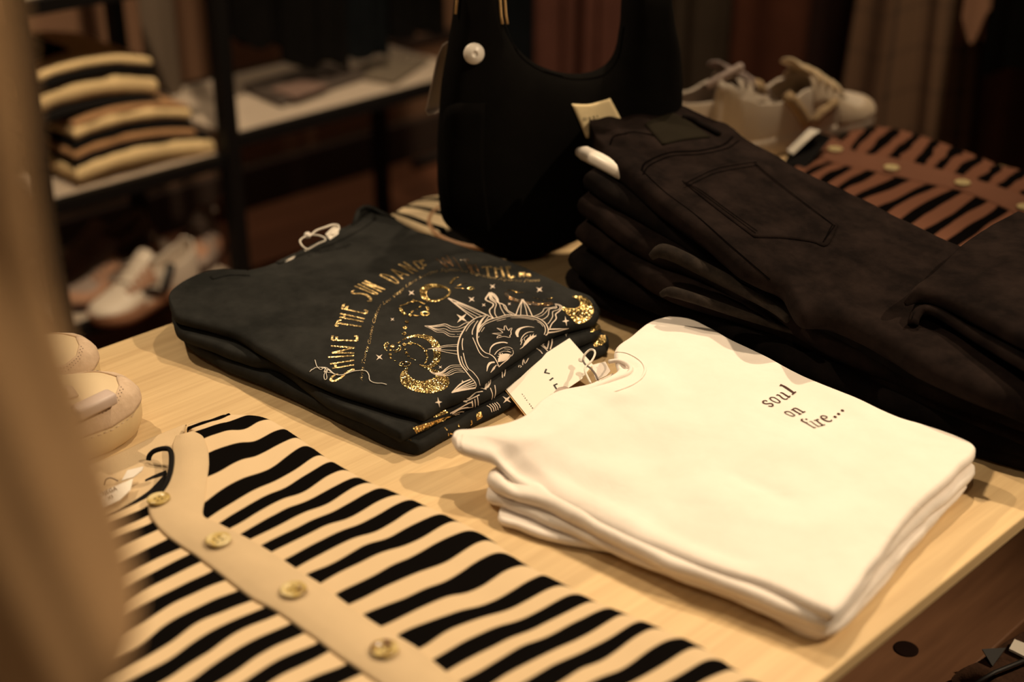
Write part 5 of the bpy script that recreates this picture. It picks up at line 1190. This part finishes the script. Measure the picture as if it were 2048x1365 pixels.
# ------------------------------------------------------------------ sneakers
def sneaker(label, group, pos, yaw, M_up, M_sole, M_over, M_lining, scale=1.0, mirror=1, roll=0, vlogo=None, detail=True, heel=True, gmin=0.0, cat='sneaker', zs=.030, pitch=0.0):
    cy, sy = math.cos(yaw), math.sin(yaw)
    root = thing('sneaker', label, cat, pos, group)
    Rx = Matrix.Rotation(roll, 3, 'X'); Ry = Matrix.Rotation(pitch, 3, 'Y')
    def W(p):
        v = Rx @ (Ry @ Vector((p[0] * scale, p[1] * scale * mirror, p[2] * scale)))
        return (pos[0] + v[0] * cy - v[1] * sy, pos[1] + v[0] * sy + v[1] * cy, pos[2] + v[2])
    X = [-.140, -.136, -.125, -.10, -.06, -.02, .02, .06, .09, .115, .130, .138, .140]
    Wd = [.004, .020, .030, .035, .035, .036, .041, .047, .047, .040, .027, .012, .003]
    def wid(x): return float(np.interp(x, X, Wd))
    def cen(x): return .004 * math.sin((x + .02) * 18)
    # sole: stacked rings
    n = 28
    xs = [-.14 + .28 * (0.5 - 0.5 * math.cos(math.pi * i / n)) for i in range(n + 1)]
    ring = [(x, cen(x) + wid(x)) for x in xs] + [(x, cen(x) - wid(x)) for x in xs[::-1][1:-1]]
    m = len(ring); prof = [(0.97, 0.0), (1.0, .003), (1.035, .012), (1.035, zs - .006), (1.02, zs), (.95, zs + .001)]
    V = []; F = []
    for (k, z) in prof:
        for (x, y) in ring: V.append(W((x * (1 + (k - 1) * .5), cen(x) + (y - cen(x)) * (1 + (k - 1) * 1.6), z + max(0, (x - .09)) * .10)))
    for j in range(len(prof) - 1):
        for i in range(m): F.append([j * m + i, j * m + (i + 1) % m, (j + 1) * m + (i + 1) % m, (j + 1) * m + i])
    F += [list(range(m))[::-1], [(len(prof) - 1) * m + i for i in range(m)]]
    sole = fix_normals(mesh_obj('sole', V, F, M_sole, root))
    # upper
    Hx = [-.140, -.130, -.11, -.07, -.035, -.01, .02, .05, .08, .11, .13, .139]
    Hh = [.074, .082, .085, .076, .074, .080, .070, .050, .033, .023, .015, .004]
    nx, ns = 56, 36; V = []; F = []; idx = {}
    def sec(x, s):
        w_ = wid(x) * .97; h = float(np.interp(x, Hx, Hh))
        e = float(np.interp(x, [-.14, -.03, .03, .14], [.42, .5, .8, .85]))
        a = s * math.pi / 2
        y = math.copysign(abs(math.sin(a)) ** (e), a) * w_; z = max(math.cos(a), 0) ** (1.0 if x > .02 else .85) * h
        return (x, cen(x) + y, zs - .002 + z + max(0, (x - .09)) * .10)
    def opening(x): return float(np.interp(x, [-.132, -.126, -.10, -.04, 0.0, .018, .028], [0, .42, .56, .56, .44, .2, 0])) if -.132 < x < .028 else 0
    xs = [-.1395 + .279 * (0.5 - 0.5 * math.cos(math.pi * i / nx)) for i in range(nx + 1)]
    for i, x in enumerate(xs):
        op = opening(x)
        for j in range(ns + 1):
            t = -1 + 2 * j / ns
            s = t
            if op > 0: s = math.copysign(op + (1 - op) * abs(t), t) if t else 0
            V.append(W(sec(x, s)))
    for i in range(nx):
        for j in range(ns):
            if (opening(xs[i]) > 0 or opening(xs[i + 1]) > 0) and (j == ns // 2 or j == ns // 2 - 1): continue
            a = i * (ns + 1) + j; F.append([a, a + 1, a + ns + 2, a + ns + 1])
    up = mesh_obj('upper', V, F, M_up, root)
    fix_normals(up)
    md = up.modifiers.new('lining', 'SOLIDIFY'); md.thickness = .0045 * scale; md.offset = 0
    def on(x, s, off):
        p = np.array(sec(x, s)); q = np.array(sec(x, s * .97 + .001)); r = np.array(sec(x + .002, s))
        nrm = np.cross(r - p, q - p); nrm /= np.linalg.norm(nrm) + 1e-12
        if nrm[2] < 0 and abs(s) < .8: nrm = -nrm
        if abs(s) >= .8 and nrm[1] * (p[1] - cen(x)) < 0: nrm = -nrm
        return W(p + nrm * off)
    def overlay(name, pts, off, mat, par=root, k=10):
        """pts: list of (x, s_from, s_to)"""
        V = []; F = []
        for (x, s0, s1) in pts:
            for j in range(k + 1): V.append(on(x, s0 + (s1 - s0) * j / k, off))
        for i in range(len(pts) - 1):
            for j in range(k):
                a = i * (k + 1) + j; F.append([a, a + 1, a + k + 2, a + k + 1])
        o_ = mesh_obj(name, V, F, mat, par); fix_normals(o_); md = o_.modifiers.new('t', 'SOLIDIFY'); md.thickness = .0016; md.offset = 0
        return o_
    # toe guard: rim of the toe with a vamp window
    ins = lambda x: max(gmin, float(np.interp(x, [.045, .06, .085, .105, .118, .122], [.30, .52, .60, .50, .25, 0])))
    xs2 = np.linspace(.045, .139, 26)
    overlay('toe_guard', [(x, ins(x), 1.0) for x in xs2], .0030, M_over); overlay('toe_guard', [(x, -1.0, -ins(x)) for x in xs2], .0030, M_over)
    if heel: overlay('heel_patch', [(x, .62, .98) for x in np.linspace(-.136, -.085, 10)], .0028, M_over), overlay('heel_patch', [(x, -.98, -.62) for x in np.linspace(-.136, -.085, 10)], .0028, M_over)
    for sg in (1, -1):
        overlay('eyestay', [(x, sg * .22, sg * float(np.interp(x, [.0, .03, .07], [.75, .62, .40]))) for x in np.linspace(.0 if True else 0, .070, 12)], .0032, M_over)
    # tongue and laces
    V = []; F = []
    for i in range(9):
        x = .062 - i * .0095; w_ = .017 + .001 * i; z = zs + float(np.interp(x, [-.015, .0, .02, .04, .062], [.096, .088, .074, .062, .050]))
        for j in range(7):
            y = -w_ + 2 * w_ * j / 6; V.append(W((x, y + cen(x), z - 14 * y * y)))
    for i in range(8):
        for j in range(6): a = i * 7 + j; F.append([a, a + 1, a + 8, a + 7])
    tng = fix_normals(mesh_obj('tongue', V, F, M_lining, root)); md = tng.modifiers.new('t', 'SOLIDIFY'); md.thickness = .004
    for k, x in enumerate((.012, .027, .042, .056)):
        b = MB(); b.tube([on(x, s, .0068 + .002 * (1 - abs(s) * 2)) for s in np.linspace(-.42, .42, 9)], .0024 * scale, 8); b.build('lace', M_lining, root)
    b = MB(); b.lathe([(0, 0), (.036, 0), (.036, .002), (0, .002)], (0, 0, 0), 24)
    V = [W((v[0] * 3.3 - .02, v[1] * .85, v[2] + zs + .002)) for v in b.V]; mesh_obj('insole', V, b.F, M_lining, root)
    if detail:   # stitch dashes round the sole and perforated double row at the vamp
        b = MB()
        pr_ = [(x, 1) for x in np.arange(-.10, .134, .0065)] + [(x, -1) for x in np.arange(-.10, .134, .0065)]
        for (x, sg) in pr_:
            w0 = wid(x) * 1.058; w1 = wid(x + .0035) * 1.058; z = zs - .0045 + max(0, (x - .09)) * .10
            c0 = Vector(W((x, cen(x) + sg * w0, z))); c1 = Vector(W((x + .0035, cen(x) + sg * w1, z)))
            b.tube([c0, c1], .0005, 4)
        b.build('sole_stitching', M_over, sole)
        b = MB()
        for row in (0.055, 0.115):
            for x in np.arange(.048, .119, .0034):
                for sg in (1, -1):
                    s = ins(x) + row
                    c = on(x, sg * s, .0039); b.lathe([(0, 0), (.00055, 0), (.0005, .0003), (0, .0003)], c, 6)
        b.build('perforations', M['ink_grey'], root)
    if vlogo:
        for sg in ((1, -1)):
            b = MB()
            for (x0, s0, x1, s1, w_) in ((-.050, .50, -.012, .93, .013), (.042, .60, .000, .93, .009)):
                P_ = [Vector(on(x0 + (x1 - x0) * k / 8, sg * (s0 + (s1 - s0) * k / 8), .0040)) for k in range(9)]
                b.tube(P_, w_ * .75 * scale, 6)
            b.build('side_stripe', vlogo, root)
    return root, on, W
M['suede'] = fabric('beige_pink_suede', (0.56, 0.41, 0.29), (0.66, 0.50, 0.37), mott=.08, mscale=60, weave=.4, wfreq=700, sheen=.1)
M['shoe_cream'] = simple('cream_leather', (0.66, 0.52, 0.34), 0.55, noise_amt=.05)
M['sole_cream'] = simple('cream_rubber', (0.66, 0.50, 0.29), 0.5, noise_amt=.05)
M['shoe_white'] = simple('off_white_leather', (0.62, 0.53, 0.44), 0.5, noise_amt=.06)
M['lining'] = fabric('grey_lilac_lining', (0.34, 0.27, 0.25), mott=.1)
M['tan_over'] = fabric('tan_suede_overlay', (0.38, 0.27, 0.16), mott=.1, mscale=40)
M['over_pale'] = fabric('pale_beige_suede', (0.50, 0.40, 0.30), mott=.06, mscale=40)
r1_, on1, W1_ = sneaker('beige suede sneaker toe nearest the camera at left, grey tag lying across it', 'beige sneakers', (-1.142, .462, T), R(88), M['shoe_cream'], M['sole_cream'], M['suede'], M['shoe_cream'])
r2_, on2, W2_ = sneaker('beige suede sneaker farther back at left, against the table edge', 'beige sneakers', (-1.248, .478, T), R(90), M['shoe_cream'], M['sole_cream'], M['suede'], M['shoe_cream'], mirror=-1)
b = MB(); c0 = Vector(at(150, 828, .054)); c1 = Vector(at(226, 792, .056)); dirv = c1 - c0
b.box(np.array([-.021, -.0085, -.006]), np.array([.021, .0085, .006]), bev=.003)
qv = dirv.to_track_quat('X', 'Z'); cc_ = (c0 + c1) / 2
b.V = [tuple(qv @ Vector(v) + cc_) for v in b.V]
tag(b.build('security_tag', M['grey_plastic']), 'rounded pinkish grey security tag lying on the near beige sneaker', 'security tag')
# pale pair behind the jeans
r3_, on3, W3_ = sneaker('off-white sneaker with tan side panel and blunt toe behind the jeans', 'off-white sneakers', (-1.182, 1.775, T), R(76), M['shoe_white'], M['shoe_white'], M['over_pale'], M['shoe_cream'], scale=1.06, detail=False, heel=False, vlogo=M['tan_over'])
r4_, on4, W4_ = sneaker('off-white sneaker with open grey lining, half behind its pair', 'off-white sneakers', (-1.262, 1.700, T), R(80), M['shoe_white'], M['shoe_white'], M['shoe_white'], M['lining'], scale=1.02, detail=False, heel=False, mirror=-1)
b = MB(); qv = Vector((.55, .45, .45)).to_track_quat('X', 'Z')
b.box(np.array([-.03, -.008, -.005]), np.array([.03, .008, .005]), bev=.003)
b.V = [tuple(qv @ Vector(v) + Vector(at(1450, 152, .112))) for v in b.V]
tag(b.build('security_tag', M['grey_plastic']), 'pinkish security tag sticking up from the off-white sneakers', 'security tag')
# ------------------------------------------------------------------ shelf unit at the left wall
SX0, SX1 = -2.45, -2.86
ZB, ZM, ZU = T - .555, T - .285, T + .10
su_ = thing('shelf_unit', 'black metal shelf unit with off-white shelves at the wall', 'shelf', (-2.65, 1.7, 0))
YA, YB, YC = float(atx(62, 250, SX0)[1]), float(atx(455, 250, SX0)[1]), 2.33
for y in (YA, YB, YC):
    for x in (SX0, SX1):
        MB().box((x - .018, y - .016, 0), (x + .018, y + .016, 2.3), bev=.002).build('post', M['black_metal'], su_, smooth=False)
def shelf(y0, y1, z):
    MB().box((SX1, y0, z - .012), (SX0 - .016, y1, z), bev=.001).build('shelf_board', M['shelf_white'], su_, smooth=False)
    MB().box((SX0 - .018, y0, z - .026), (SX0 + .004, y1, z + .002), bev=.001).build('shelf_rail', M['black_metal'], su_, smooth=False)
    MB().box((SX1 - .004, y0, z - .026), (SX1 + .018, y1, z + .002), bev=.001).build('shelf_rail', M['black_metal'], su_, smooth=False)
for z in (ZB, ZM, ZU): shelf(YA + .016, YB - .016, z)
ZR = ZM + .035
shelf(YB + .016, YC - .016, ZR)
# striped sweaters, folded and stacked on the middle shelf
M['sw'] = striped('cream_black_wide_knit', (0.72, 0.54, 0.30), (0.006, 0.005, 0.005), 'Z', 0.42, 0.0, 0.06, (4, 1), 4.0, period=.052, coord='Object', dutyvar=.04)
M['sw_tan'] = fabric('light_tan_knit', (0.36, 0.20, 0.10), mott=.1)
def knit_fold(name, x0, x1, y0, y1, z0, th, mat, parent, seed, sag=0.0, nu=60, nv=40):
    c = lambda x, y, z: np.array([x, y, z])
    zc = z0 + th / 2
    sgn = lambda t: -sag * (2 * t - .75) ** 2
    n = 8
    bb_ = [c(x1, y0 + (y1 - y0) * t, zc + sgn(t)) for t in np.linspace(0, 1, n)]; tt = [c(x0, y0 + (y1 - y0) * t, zc + sgn(t)) for t in np.linspace(0, 1, n)]
    S, s_u, s_v = coons(bb_, [bb_[-1], tt[-1]], tt, [bb_[0], tt[0]], nu, nv)
    V, F, UV, _, _ = slab_geo(S, s_u, s_v, th, lambda P: .003 * fnz(P, 8, seed, 2), .004, seed, .5, None, 0)
    return fix_normals(mesh_obj(name, V, F, mat, parent, UV))
gsw = 'striped sweaters on the shelf'
ys0, ys1 = YA + .035, YB - .06
z = ZM + .001
def sweater(label, y0, y1, z0, bands, seed, x1):
    r = thing('folded_sweater', label, 'sweater', (-2.63, (y0 + y1) / 2, z0), gsw)
    zz = z0
    for k, (th, m_) in enumerate(bands):
        knit_fold('knit_band' if k else 'body', SX1 + .06 + .004 * k, x1 - .003 * (k % 2), y0 + .003 * k, y1 - .004 * k, zz + (0.004 if k == 0 else .004), th * 1.12, m_, r, seed + k, .016)
        zz += th
    return zz
mc, mk_, mt = M['knit_sw'] if 'knit_sw' in M else fabric('cream_band_knit', (0.74, 0.55, 0.30), mott=.05), M['knit_black'], M['sw_tan']
z = sweater('striped cream and black sweater at the bottom of the shelf stack', ys0 + .055, ys1 + .045, ZM + .012, [(.036, mc), (.014, mk_)], 81, SX0 - .03)
z = sweater('striped cream, tan and black sweater in the middle of the shelf stack', ys0 + .060, ys1 + .005, z, [(.016, mt), (.022, mk_), (.025, mc), (.010, mt)], 85, SX0 - .032)
z = sweater('striped cream and black sweater topmost on the shelf stack', ys0 + .010, ys1 - .055, z, [(.022, mk_), (.044, mc), (.022, mk_), (.016, mc)], 91, SX0 - .05)
o_ = knit_fold('folded_sweater', SX1 + .05, SX0 - .12, YA + .03, YA + .17, z - .02, .05, M['black_cloth'], None, 97, .01); tag(o_, 'plain black folded sweater behind the striped stack on the shelf', 'sweater')
# things above and beside
o_ = knit_fold('folded_sweater', SX1 + .06, SX0 - .06, YA + .03, YA + .12, ZU + .004, .03, M['shelf_white'], None, 98); tag(o_, 'pale folded knit on the upper shelf at the top left corner', 'sweater')
o_ = knit_fold('folded_sweater', SX1 + .06, SX0 - .05, YA + .13, YB - .05, ZU + .004, .05, M['navy_cloth'], None, 99); tag(o_, 'dark navy folded sweater on the upper shelf', 'sweater')
# black garments hanging over the right part of the shelf
def hanging(name, label, cat, uL, uR, vb, plane, mat, depth=.05, amp=.012, lam=.05, ztop=1.9, group=None, taper=0.0, seed=0.0, axis='x', hem=.01, uvxy=False, nx=90):
    """a garment on a hanger: closed pleated tube down to its hem"""
    f = (lambda u, v: atx(u, v, plane)) if axis == 'x' else (lambda u, v: (lambda d: EYE + d * (plane / d[1]))(ray(u, v)))
    A, Bp = f(uL, vb[0]), f(uR, vb[1]); L = np.linalg.norm((Bp - A)[:2])
    dirv = (Bp - A) / L; dirv[2] = 0; dirv /= np.linalg.norm(dirv); n_ = np.array([dirv[1], -dirv[0], 0]); 
    if (n_ @ (EYE - A)) < 0: n_ = -n_
    rows_ = 26; V = []; F = []; UV = []
    for r_ in range(rows_ + 1):
        t = r_ / rows_
        for k in range(2 * nx):
            s = (k / nx) if k < nx else 2 - k / nx
            side = 1 if k < nx else -1
            zb = A[2] * (1 - s) + Bp[2] * s + hem * math.sin(s * 9 + seed)
            z_ = zb + (ztop - zb) * t
            wS = 1 - taper * t; x_ = (s - .5) * wS + .5
            ph = 2 * math.pi * s * L / lam + seed + .8 * math.sin(s * 5 + seed)
            off = side * depth / 2 * math.sin(math.pi * min(max(s, .0), 1)) ** .35 + amp * math.sin(ph) * (1 - .75 * t) * (1 if side > 0 else .6)
            p = A[:2] + dirv[:2] * x_ * L + n_[:2] * off
            V.append((p[0], p[1], z_)); UV.append((s * L, z_ - zb))
    m_ = 2 * nx
    for r_ in range(rows_):
        for k in range(m_): F.append([r_ * m_ + k, r_ * m_ + (k + 1) % m_, (r_ + 1) * m_ + (k + 1) % m_, (r_ + 1) * m_ + k])
    F.append([rows_ * m_ + k for k in range(m_)])
    o_ = fix_normals(mesh_obj(name, V, F, mat, None, UV)); tag(o_, label, cat, group)
    return o_, (A + Bp) / 2, dirv
HG = []
def hg(*a, **k):
    o_, c, d_ = hanging(*a, **k); HG.append((o_, c, d_, k.get('ztop', 1.9)))
gb = 'dark garments hanging over the shelf'
hg('blouse', 'black top hanging beside the tall black post of the shelf unit', 'blouse', 462, 560, (84, 90), -2.62, M['black_cloth'], .05, .008, .07, 1.75, gb, seed=1)
hg('blouse', 'black hanging top reaching lowest over the shelf, second from the post', 'blouse', 566, 690, (128, 126), -2.62, M['black_cloth'], .06, .010, .06, 1.75, gb, seed=2)
hg('blouse', 'dark navy hanging top in the middle over the shelf', 'blouse', 690, 778, (112, 104), -2.62, M['navy_cloth'], .06, .010, .06, 1.75, gb, seed=3)
hg('blouse', 'black hanging top farthest right over the shelf, next to the bag', 'blouse', 782, 882, (72, 60), -2.62, M['black_cloth'], .06, .010, .06, 1.75, gb, seed=4)
hg('scarf', 'grey brown cloth hanging down behind the striped sweaters', 'scarf', 296, 368, (165, 200), -2.80, simple('taupe_cloth', (0.10, 0.070, 0.048), .9), .02, .006, .08, T + .085, None, seed=5)
MB_ = MB()
r_ = thing('clothes_rail', 'black rail carrying the dark tops over the shelf', 'rail', (-2.62, YB, 0))
MB().tube([(-2.62, YB + .0, 1.80), (-2.62, YC, 1.80)], .012, 12).build('bar', M['black_metal'], r_)
for y in (YB, YC): MB().tube([(-2.62, y, 1.80), (SX0, y, 1.80)], .010, 10).build('bracket', M['black_metal'], r_)
# flat dark bag and card on the right part of the shelf
sh = lambda u, v, h=.0: (lambda d: EYE + d * ((ZR + h - EYE[2]) / d[2]))(ray(u, v))
fb = thing('flat_bag', 'flat dark brown clutch lying on the right part of the shelf', 'bag', sh(590, 165))
def flatc(name, quad, th, mat, par, h=.008, seed=1):
    q = [sh(u, v, h) for u, v in quad]
    S, a_, b_ = coons([q[0], q[1]], [q[1], q[2]], [q[3], q[2]], [q[0], q[3]], 30, 24)
    V, F, UV, _, _ = slab_geo(S, a_, b_, th, lambda P: .002 * fnz(P, 12, seed, 2), .002, seed, .5, ZR + .0006)
    return fix_normals(mesh_obj(name, V, F, mat, par, UV))
flatc('body', [(482, 176), (560, 210), (742, 150), (640, 130)], .016, simple('dark_taupe_leather', (0.055, 0.040, 0.033), .6), fb, .009)
flatc('front_panel', [(540, 180), (590, 196), (660, 172), (608, 160)], .006, simple('dusty_pink_panel', (0.16, 0.10, 0.08), .7), fb, .021)
o_ = flatc('folded_shirt', [(690, 150), (790, 168), (860, 120), (745, 122)], .012, simple('grey_brown_cotton', (0.11, 0.085, 0.06), .9), None, .007, 5); tag(o_, 'grey brown folded shirt on the shelf near the bag', 'shirt')
# sneakers on the lowest shelf
M['tan_sole'] = simple('tan_gum_rubber', (0.40, 0.20, 0.11), .6); M['blk'] = simple('black_leather', (0.006, .005, .005), .4); M['sole_dark'] = simple('dark_gum_outsole', (0.05, 0.02, 0.014), .6)
M['shoe_tan'] = fabric('tan_pink_suede', (0.36, 0.20, 0.13), mott=.1); M['shoe_grey'] = fabric('grey_taupe_suede', (0.25, 0.19, 0.16), mott=.15)
zb_ = ZB + .001
A_ = at(192, 640, zb_ - T + .02); B_ = at(352, 566, zb_ - T + .02); yw = math.atan2((A_ - B_)[1], (A_ - B_)[0])
mid = A_ + (B_ - A_) / np.linalg.norm((B_ - A_)) * .14
r5, _, _ = sneaker('white sneaker with black V stripe and tan toe on the lowest shelf', 'shelf sneakers', (mid[0] - .01, mid[1], zb_), yw, M['shoe_white'], M['tan_sole'], M['shoe_tan'], M['shoe_white'], detail=False, vlogo=M['blk'], zs=.022, gmin=.80, heel=False)
r6, _, _ = sneaker('grey suede sneaker with tan toe behind the white one with V stripe', 'shelf sneakers', (mid[0] - .125, mid[1] - .015, zb_), yw + .05, M['shoe_grey'], M['sole_dark'], M['shoe_tan'], M['shoe_grey'], detail=False, zs=.020)
r7, _, _ = sneaker('dim brown sneaker at the back of the lowest shelf', 'shelf sneakers', (mid[0] - .23, mid[1] + .02, zb_), yw, M['shoe_grey'], M['sole_dark'], M['shoe_grey'], M['shoe_grey'], detail=False, zs=.020)
r8, _, _ = sneaker('tan heeled sneaker at the right end of the lowest shelf beyond the white one', 'shelf sneakers', (mid[0] - .14, mid[1] + .24, zb_), yw + .3, M['shoe_tan'], M['sole_dark'], M['shoe_grey'], M['shoe_grey'], detail=False, zs=.020)

# ------------------------------------------------------------------ clothes racks beyond the table
fm = lambda n, c: fabric(n, c, mott=.12, wrinkle=.2)
M['mauve'] = fm('dusty_mauve_cloth', (0.13, 0.052, 0.038)); M['olive'] = fm('olive_brown_cloth', (0.045, 0.032, 0.022)); M['rust'] = fm('rust_brown_cloth', (0.075, 0.026, 0.015)); M['choc'] = fm('chocolate_cloth', (0.020, 0.009, 0.007)); M['brownw'] = fm('warm_brown_cloth', (0.085, 0.040, 0.025)); M['blush'] = fm('blush_cloth', (0.36, 0.19, 0.12))
def plaid():
    m, nt, b = new_mat('brown_check_wool')
    tc = nt.nodes.new('ShaderNodeTexCoord'); sp = nt.nodes.new('ShaderNodeSeparateXYZ'); lk(nt, tc.outputs['UV'], sp.inputs[0])
    def line(src, per, w_, ph=0):
        fr_ = mathn(nt, 'FRACT', mathn(nt, 'ADD', mathn(nt, 'DIVIDE', src, per), ph)); return mathn(nt, 'LESS_THAN', fr_, w_)
    a = line(sp.outputs['X'], .075, .12); c = line(sp.outputs['X'], .075, .05, .3); d = line(sp.outputs['Y'], .011, .4); e = line(sp.outputs['Y'], .09, .12)
    s = mathn(nt, 'ADD', mathn(nt, 'ADD', mathn(nt, 'MULTIPLY', a, .55), mathn(nt, 'MULTIPLY', c, .3)), mathn(nt, 'ADD', mathn(nt, 'MULTIPLY', d, .22), mathn(nt, 'MULTIPLY', e, .2)))
    cl = nt.nodes.new('ShaderNodeClamp'); lk(nt, s, cl.inputs[0])
    mx = nt.nodes.new('ShaderNodeMix'); mx.data_type = 'RGBA'; mx.inputs[6].default_value = (0.17, 0.095, 0.054, 1); mx.inputs[7].default_value = (0.022, 0.015, 0.012, 1)
    lk(nt, cl.outputs[0], mx.inputs[0]); lk(nt, mx.outputs[2], b.inputs['Base Color']); b.inputs['Roughness'].default_value = .95
    return m
M['plaid'] = plaid()
gr = 'clothes hanging beyond the table'
yp = 3.0
hg('dress', 'dusty mauve pleated garment seen through the opening of the black bag', 'dress', 1046, 1152, (210, 210), yp, M['mauve'], .09, .020, .10, 1.85, gr, axis='y', seed=1)
hg('dress', 'rust brown pleated garment right of the mauve one, behind the bag', 'dress', 1158, 1238, (210, 210), yp, M['mauve'], .08, .018, .07, 1.85, gr, axis='y', seed=3)
hg('dress', 'dark navy garment at the bag handle, left of the mauve one', 'dress', 972, 1058, (200, 200), yp - .72, M['navy_cloth'], .06, .012, .07, 1.85, gr, axis='y', seed=4)
hg('dress', 'olive brown garment hanging just right of the black bag', 'dress', 1330, 1452, (250, 250), yp, M['olive'], .08, .014, .09, 1.85, gr, axis='y', seed=5)
hg('dress', 'rust brown smooth garment hanging above the off-white sneakers', 'dress', 1450, 1592, (290, 290), yp, M['rust'], .09, .012, .13, 1.85, gr, axis='y', seed=6)
hg('dress', 'near-black brown garment hanging between rust cloth and checked skirt', 'dress', 1604, 1712, (300, 300), yp + .05, M['choc'], .09, .016, .09, 1.85, gr, axis='y', seed=7)
hg('skirt', 'brown checked flared skirt hanging beyond the striped brown cardigan', 'skirt', 1668, 1930, (335, 345), yp - .28, M['plaid'], .12, .022, .13, 1.85, gr, axis='y', seed=8, taper=.55)
hg('skirt', 'plain warm brown skirt hanging at the right edge of the picture', 'skirt', 1915, 2160, (345, 350), yp - .22, M['brownw'], .12, .02, .12, 1.85, gr, axis='y', seed=9, taper=.3)
hg('blouse', 'black top with a straight hem at the top right corner', 'blouse', 1962, 2120, (140, 130), yp - .42, M['black_cloth'], .08, .01, .10, 1.85, gr, axis='y', seed=10)
hg('blouse', 'blush sleeve hanging left of the black top at the right', 'blouse', 1918, 1972, (62, 50), yp - .45, M['blush'], .05, .012, .05, 1.85, gr, axis='y', seed=11, hem=.03)
r_ = thing('clothes_rack', 'black clothes rack carrying the garments beyond the table', 'rack', (-1.9, 2.9, 0))
xs_ = [-3.1, -.9]
MB().tube([(xs_[0], 2.9, 1.86), (xs_[1], 2.9, 1.86)], .014, 12).build('bar', M['black_metal'], r_)
for x in xs_:
    MB().tube([(x, 2.9, 0.02), (x, 2.9, 1.86)], .014, 12).build('post', M['black_metal'], r_)
    MB().tube([(x, 2.65, .015), (x, 3.15, .015)], .014, 12).build('foot', M['black_metal'], r_)
# ------------------------------------------------------------------ beige garment hanging close to the lens
M['beige_near'] = fabric('beige_viscose', (0.60, 0.375, 0.20), mott=.05, wrinkle=.1)
pn = EYE + ray(180, 800) * .48
frn = vframe(pn)
edge = [(14, -140), (30, 0), (46, 120), (58, 250), (66, 400), (84, 520), (110, 620), (140, 710), (172, 800), (205, 900), (236, 1000), (262, 1100), (278, 1190), (272, 1270), (240, 1340), (215, 1400), (200, 1500)]
def nfold(P):
    x, y = P[:, 0], P[:, 1]
    return .007 * np.sin((x + y * .22) * 130) + .004 * np.sin((x + y * .2) * 260 + 1.0)
o_ = vslab('dress', ([(-260, 1520), (0, 1530), (200, 1500)], edge[::-1], [(-200, -140), (-90, -140), (14, -140)], [(-260, 1520), (-250, 700), (-200, -140)]), frn, .04, M['beige_near'], None, nfold, 70, 110, 5.0, .002, .6)
tag(o_, 'beige hanging garment very close and blurred along the left edge', 'garment')
# ------------------------------------------------------------------ clothes on the low bench, bottom right
kn = cloth('folded_knit', [at(u, v, -.288) for u, v in ((1902, 1362), (1925, 1355), (1960, 1362), (2000, 1420))], [at(u, v, -.288) for u, v in ((2000, 1420), (2100, 1480))], [at(u, v, -.288) for u, v in ((2052, 1268), (2140, 1220), (2260, 1260))], [at(u, v, -.288) for u, v in ((1902, 1362), (1950, 1338), (2000, 1300), (2052, 1268))], .022, fabric('dark_brown_rib', (0.050, 0.024, 0.014), mott=.3, mscale=90, weave=.8, wfreq=500), None, (), -.28, 60, 50, .003, 20, 88, 0, 1, floor_h=-.2985)
kn.data.materials[0] = bpy.data.materials['dark_brown_rib']
tag(kn, 'dark brown ribbed knit lying on the low bench at the bottom right', 'knitwear')
card('folded_label', [at(2018, 1300, -.272), at(2029, 1281, -.270), at(2075, 1300, -.270), at(2070, 1326, -.272)], .003, M['paper'], kn)
b = MB(); P_ = [at(1964, 1300, -.262), at(2012, 1297, -.270), at(1985, 1334, -.274)]
v_, f_ = plate([np.array(p) for p in P_], .0012, np.array([0, 0, 1.])); b.add(v_, f_); b.build('plastic_hanger_tip', M['ink'], kn, smooth=False)
b = MB(); b.tube([Vector(at(u, v, h)) for (u, v, h) in ((1950, 1368, -.27), (1990, 1345, -.262), (2040, 1325, -.262), (2090, 1308, -.268))], .0022, 8); b.build('cord', M['ink'], kn)
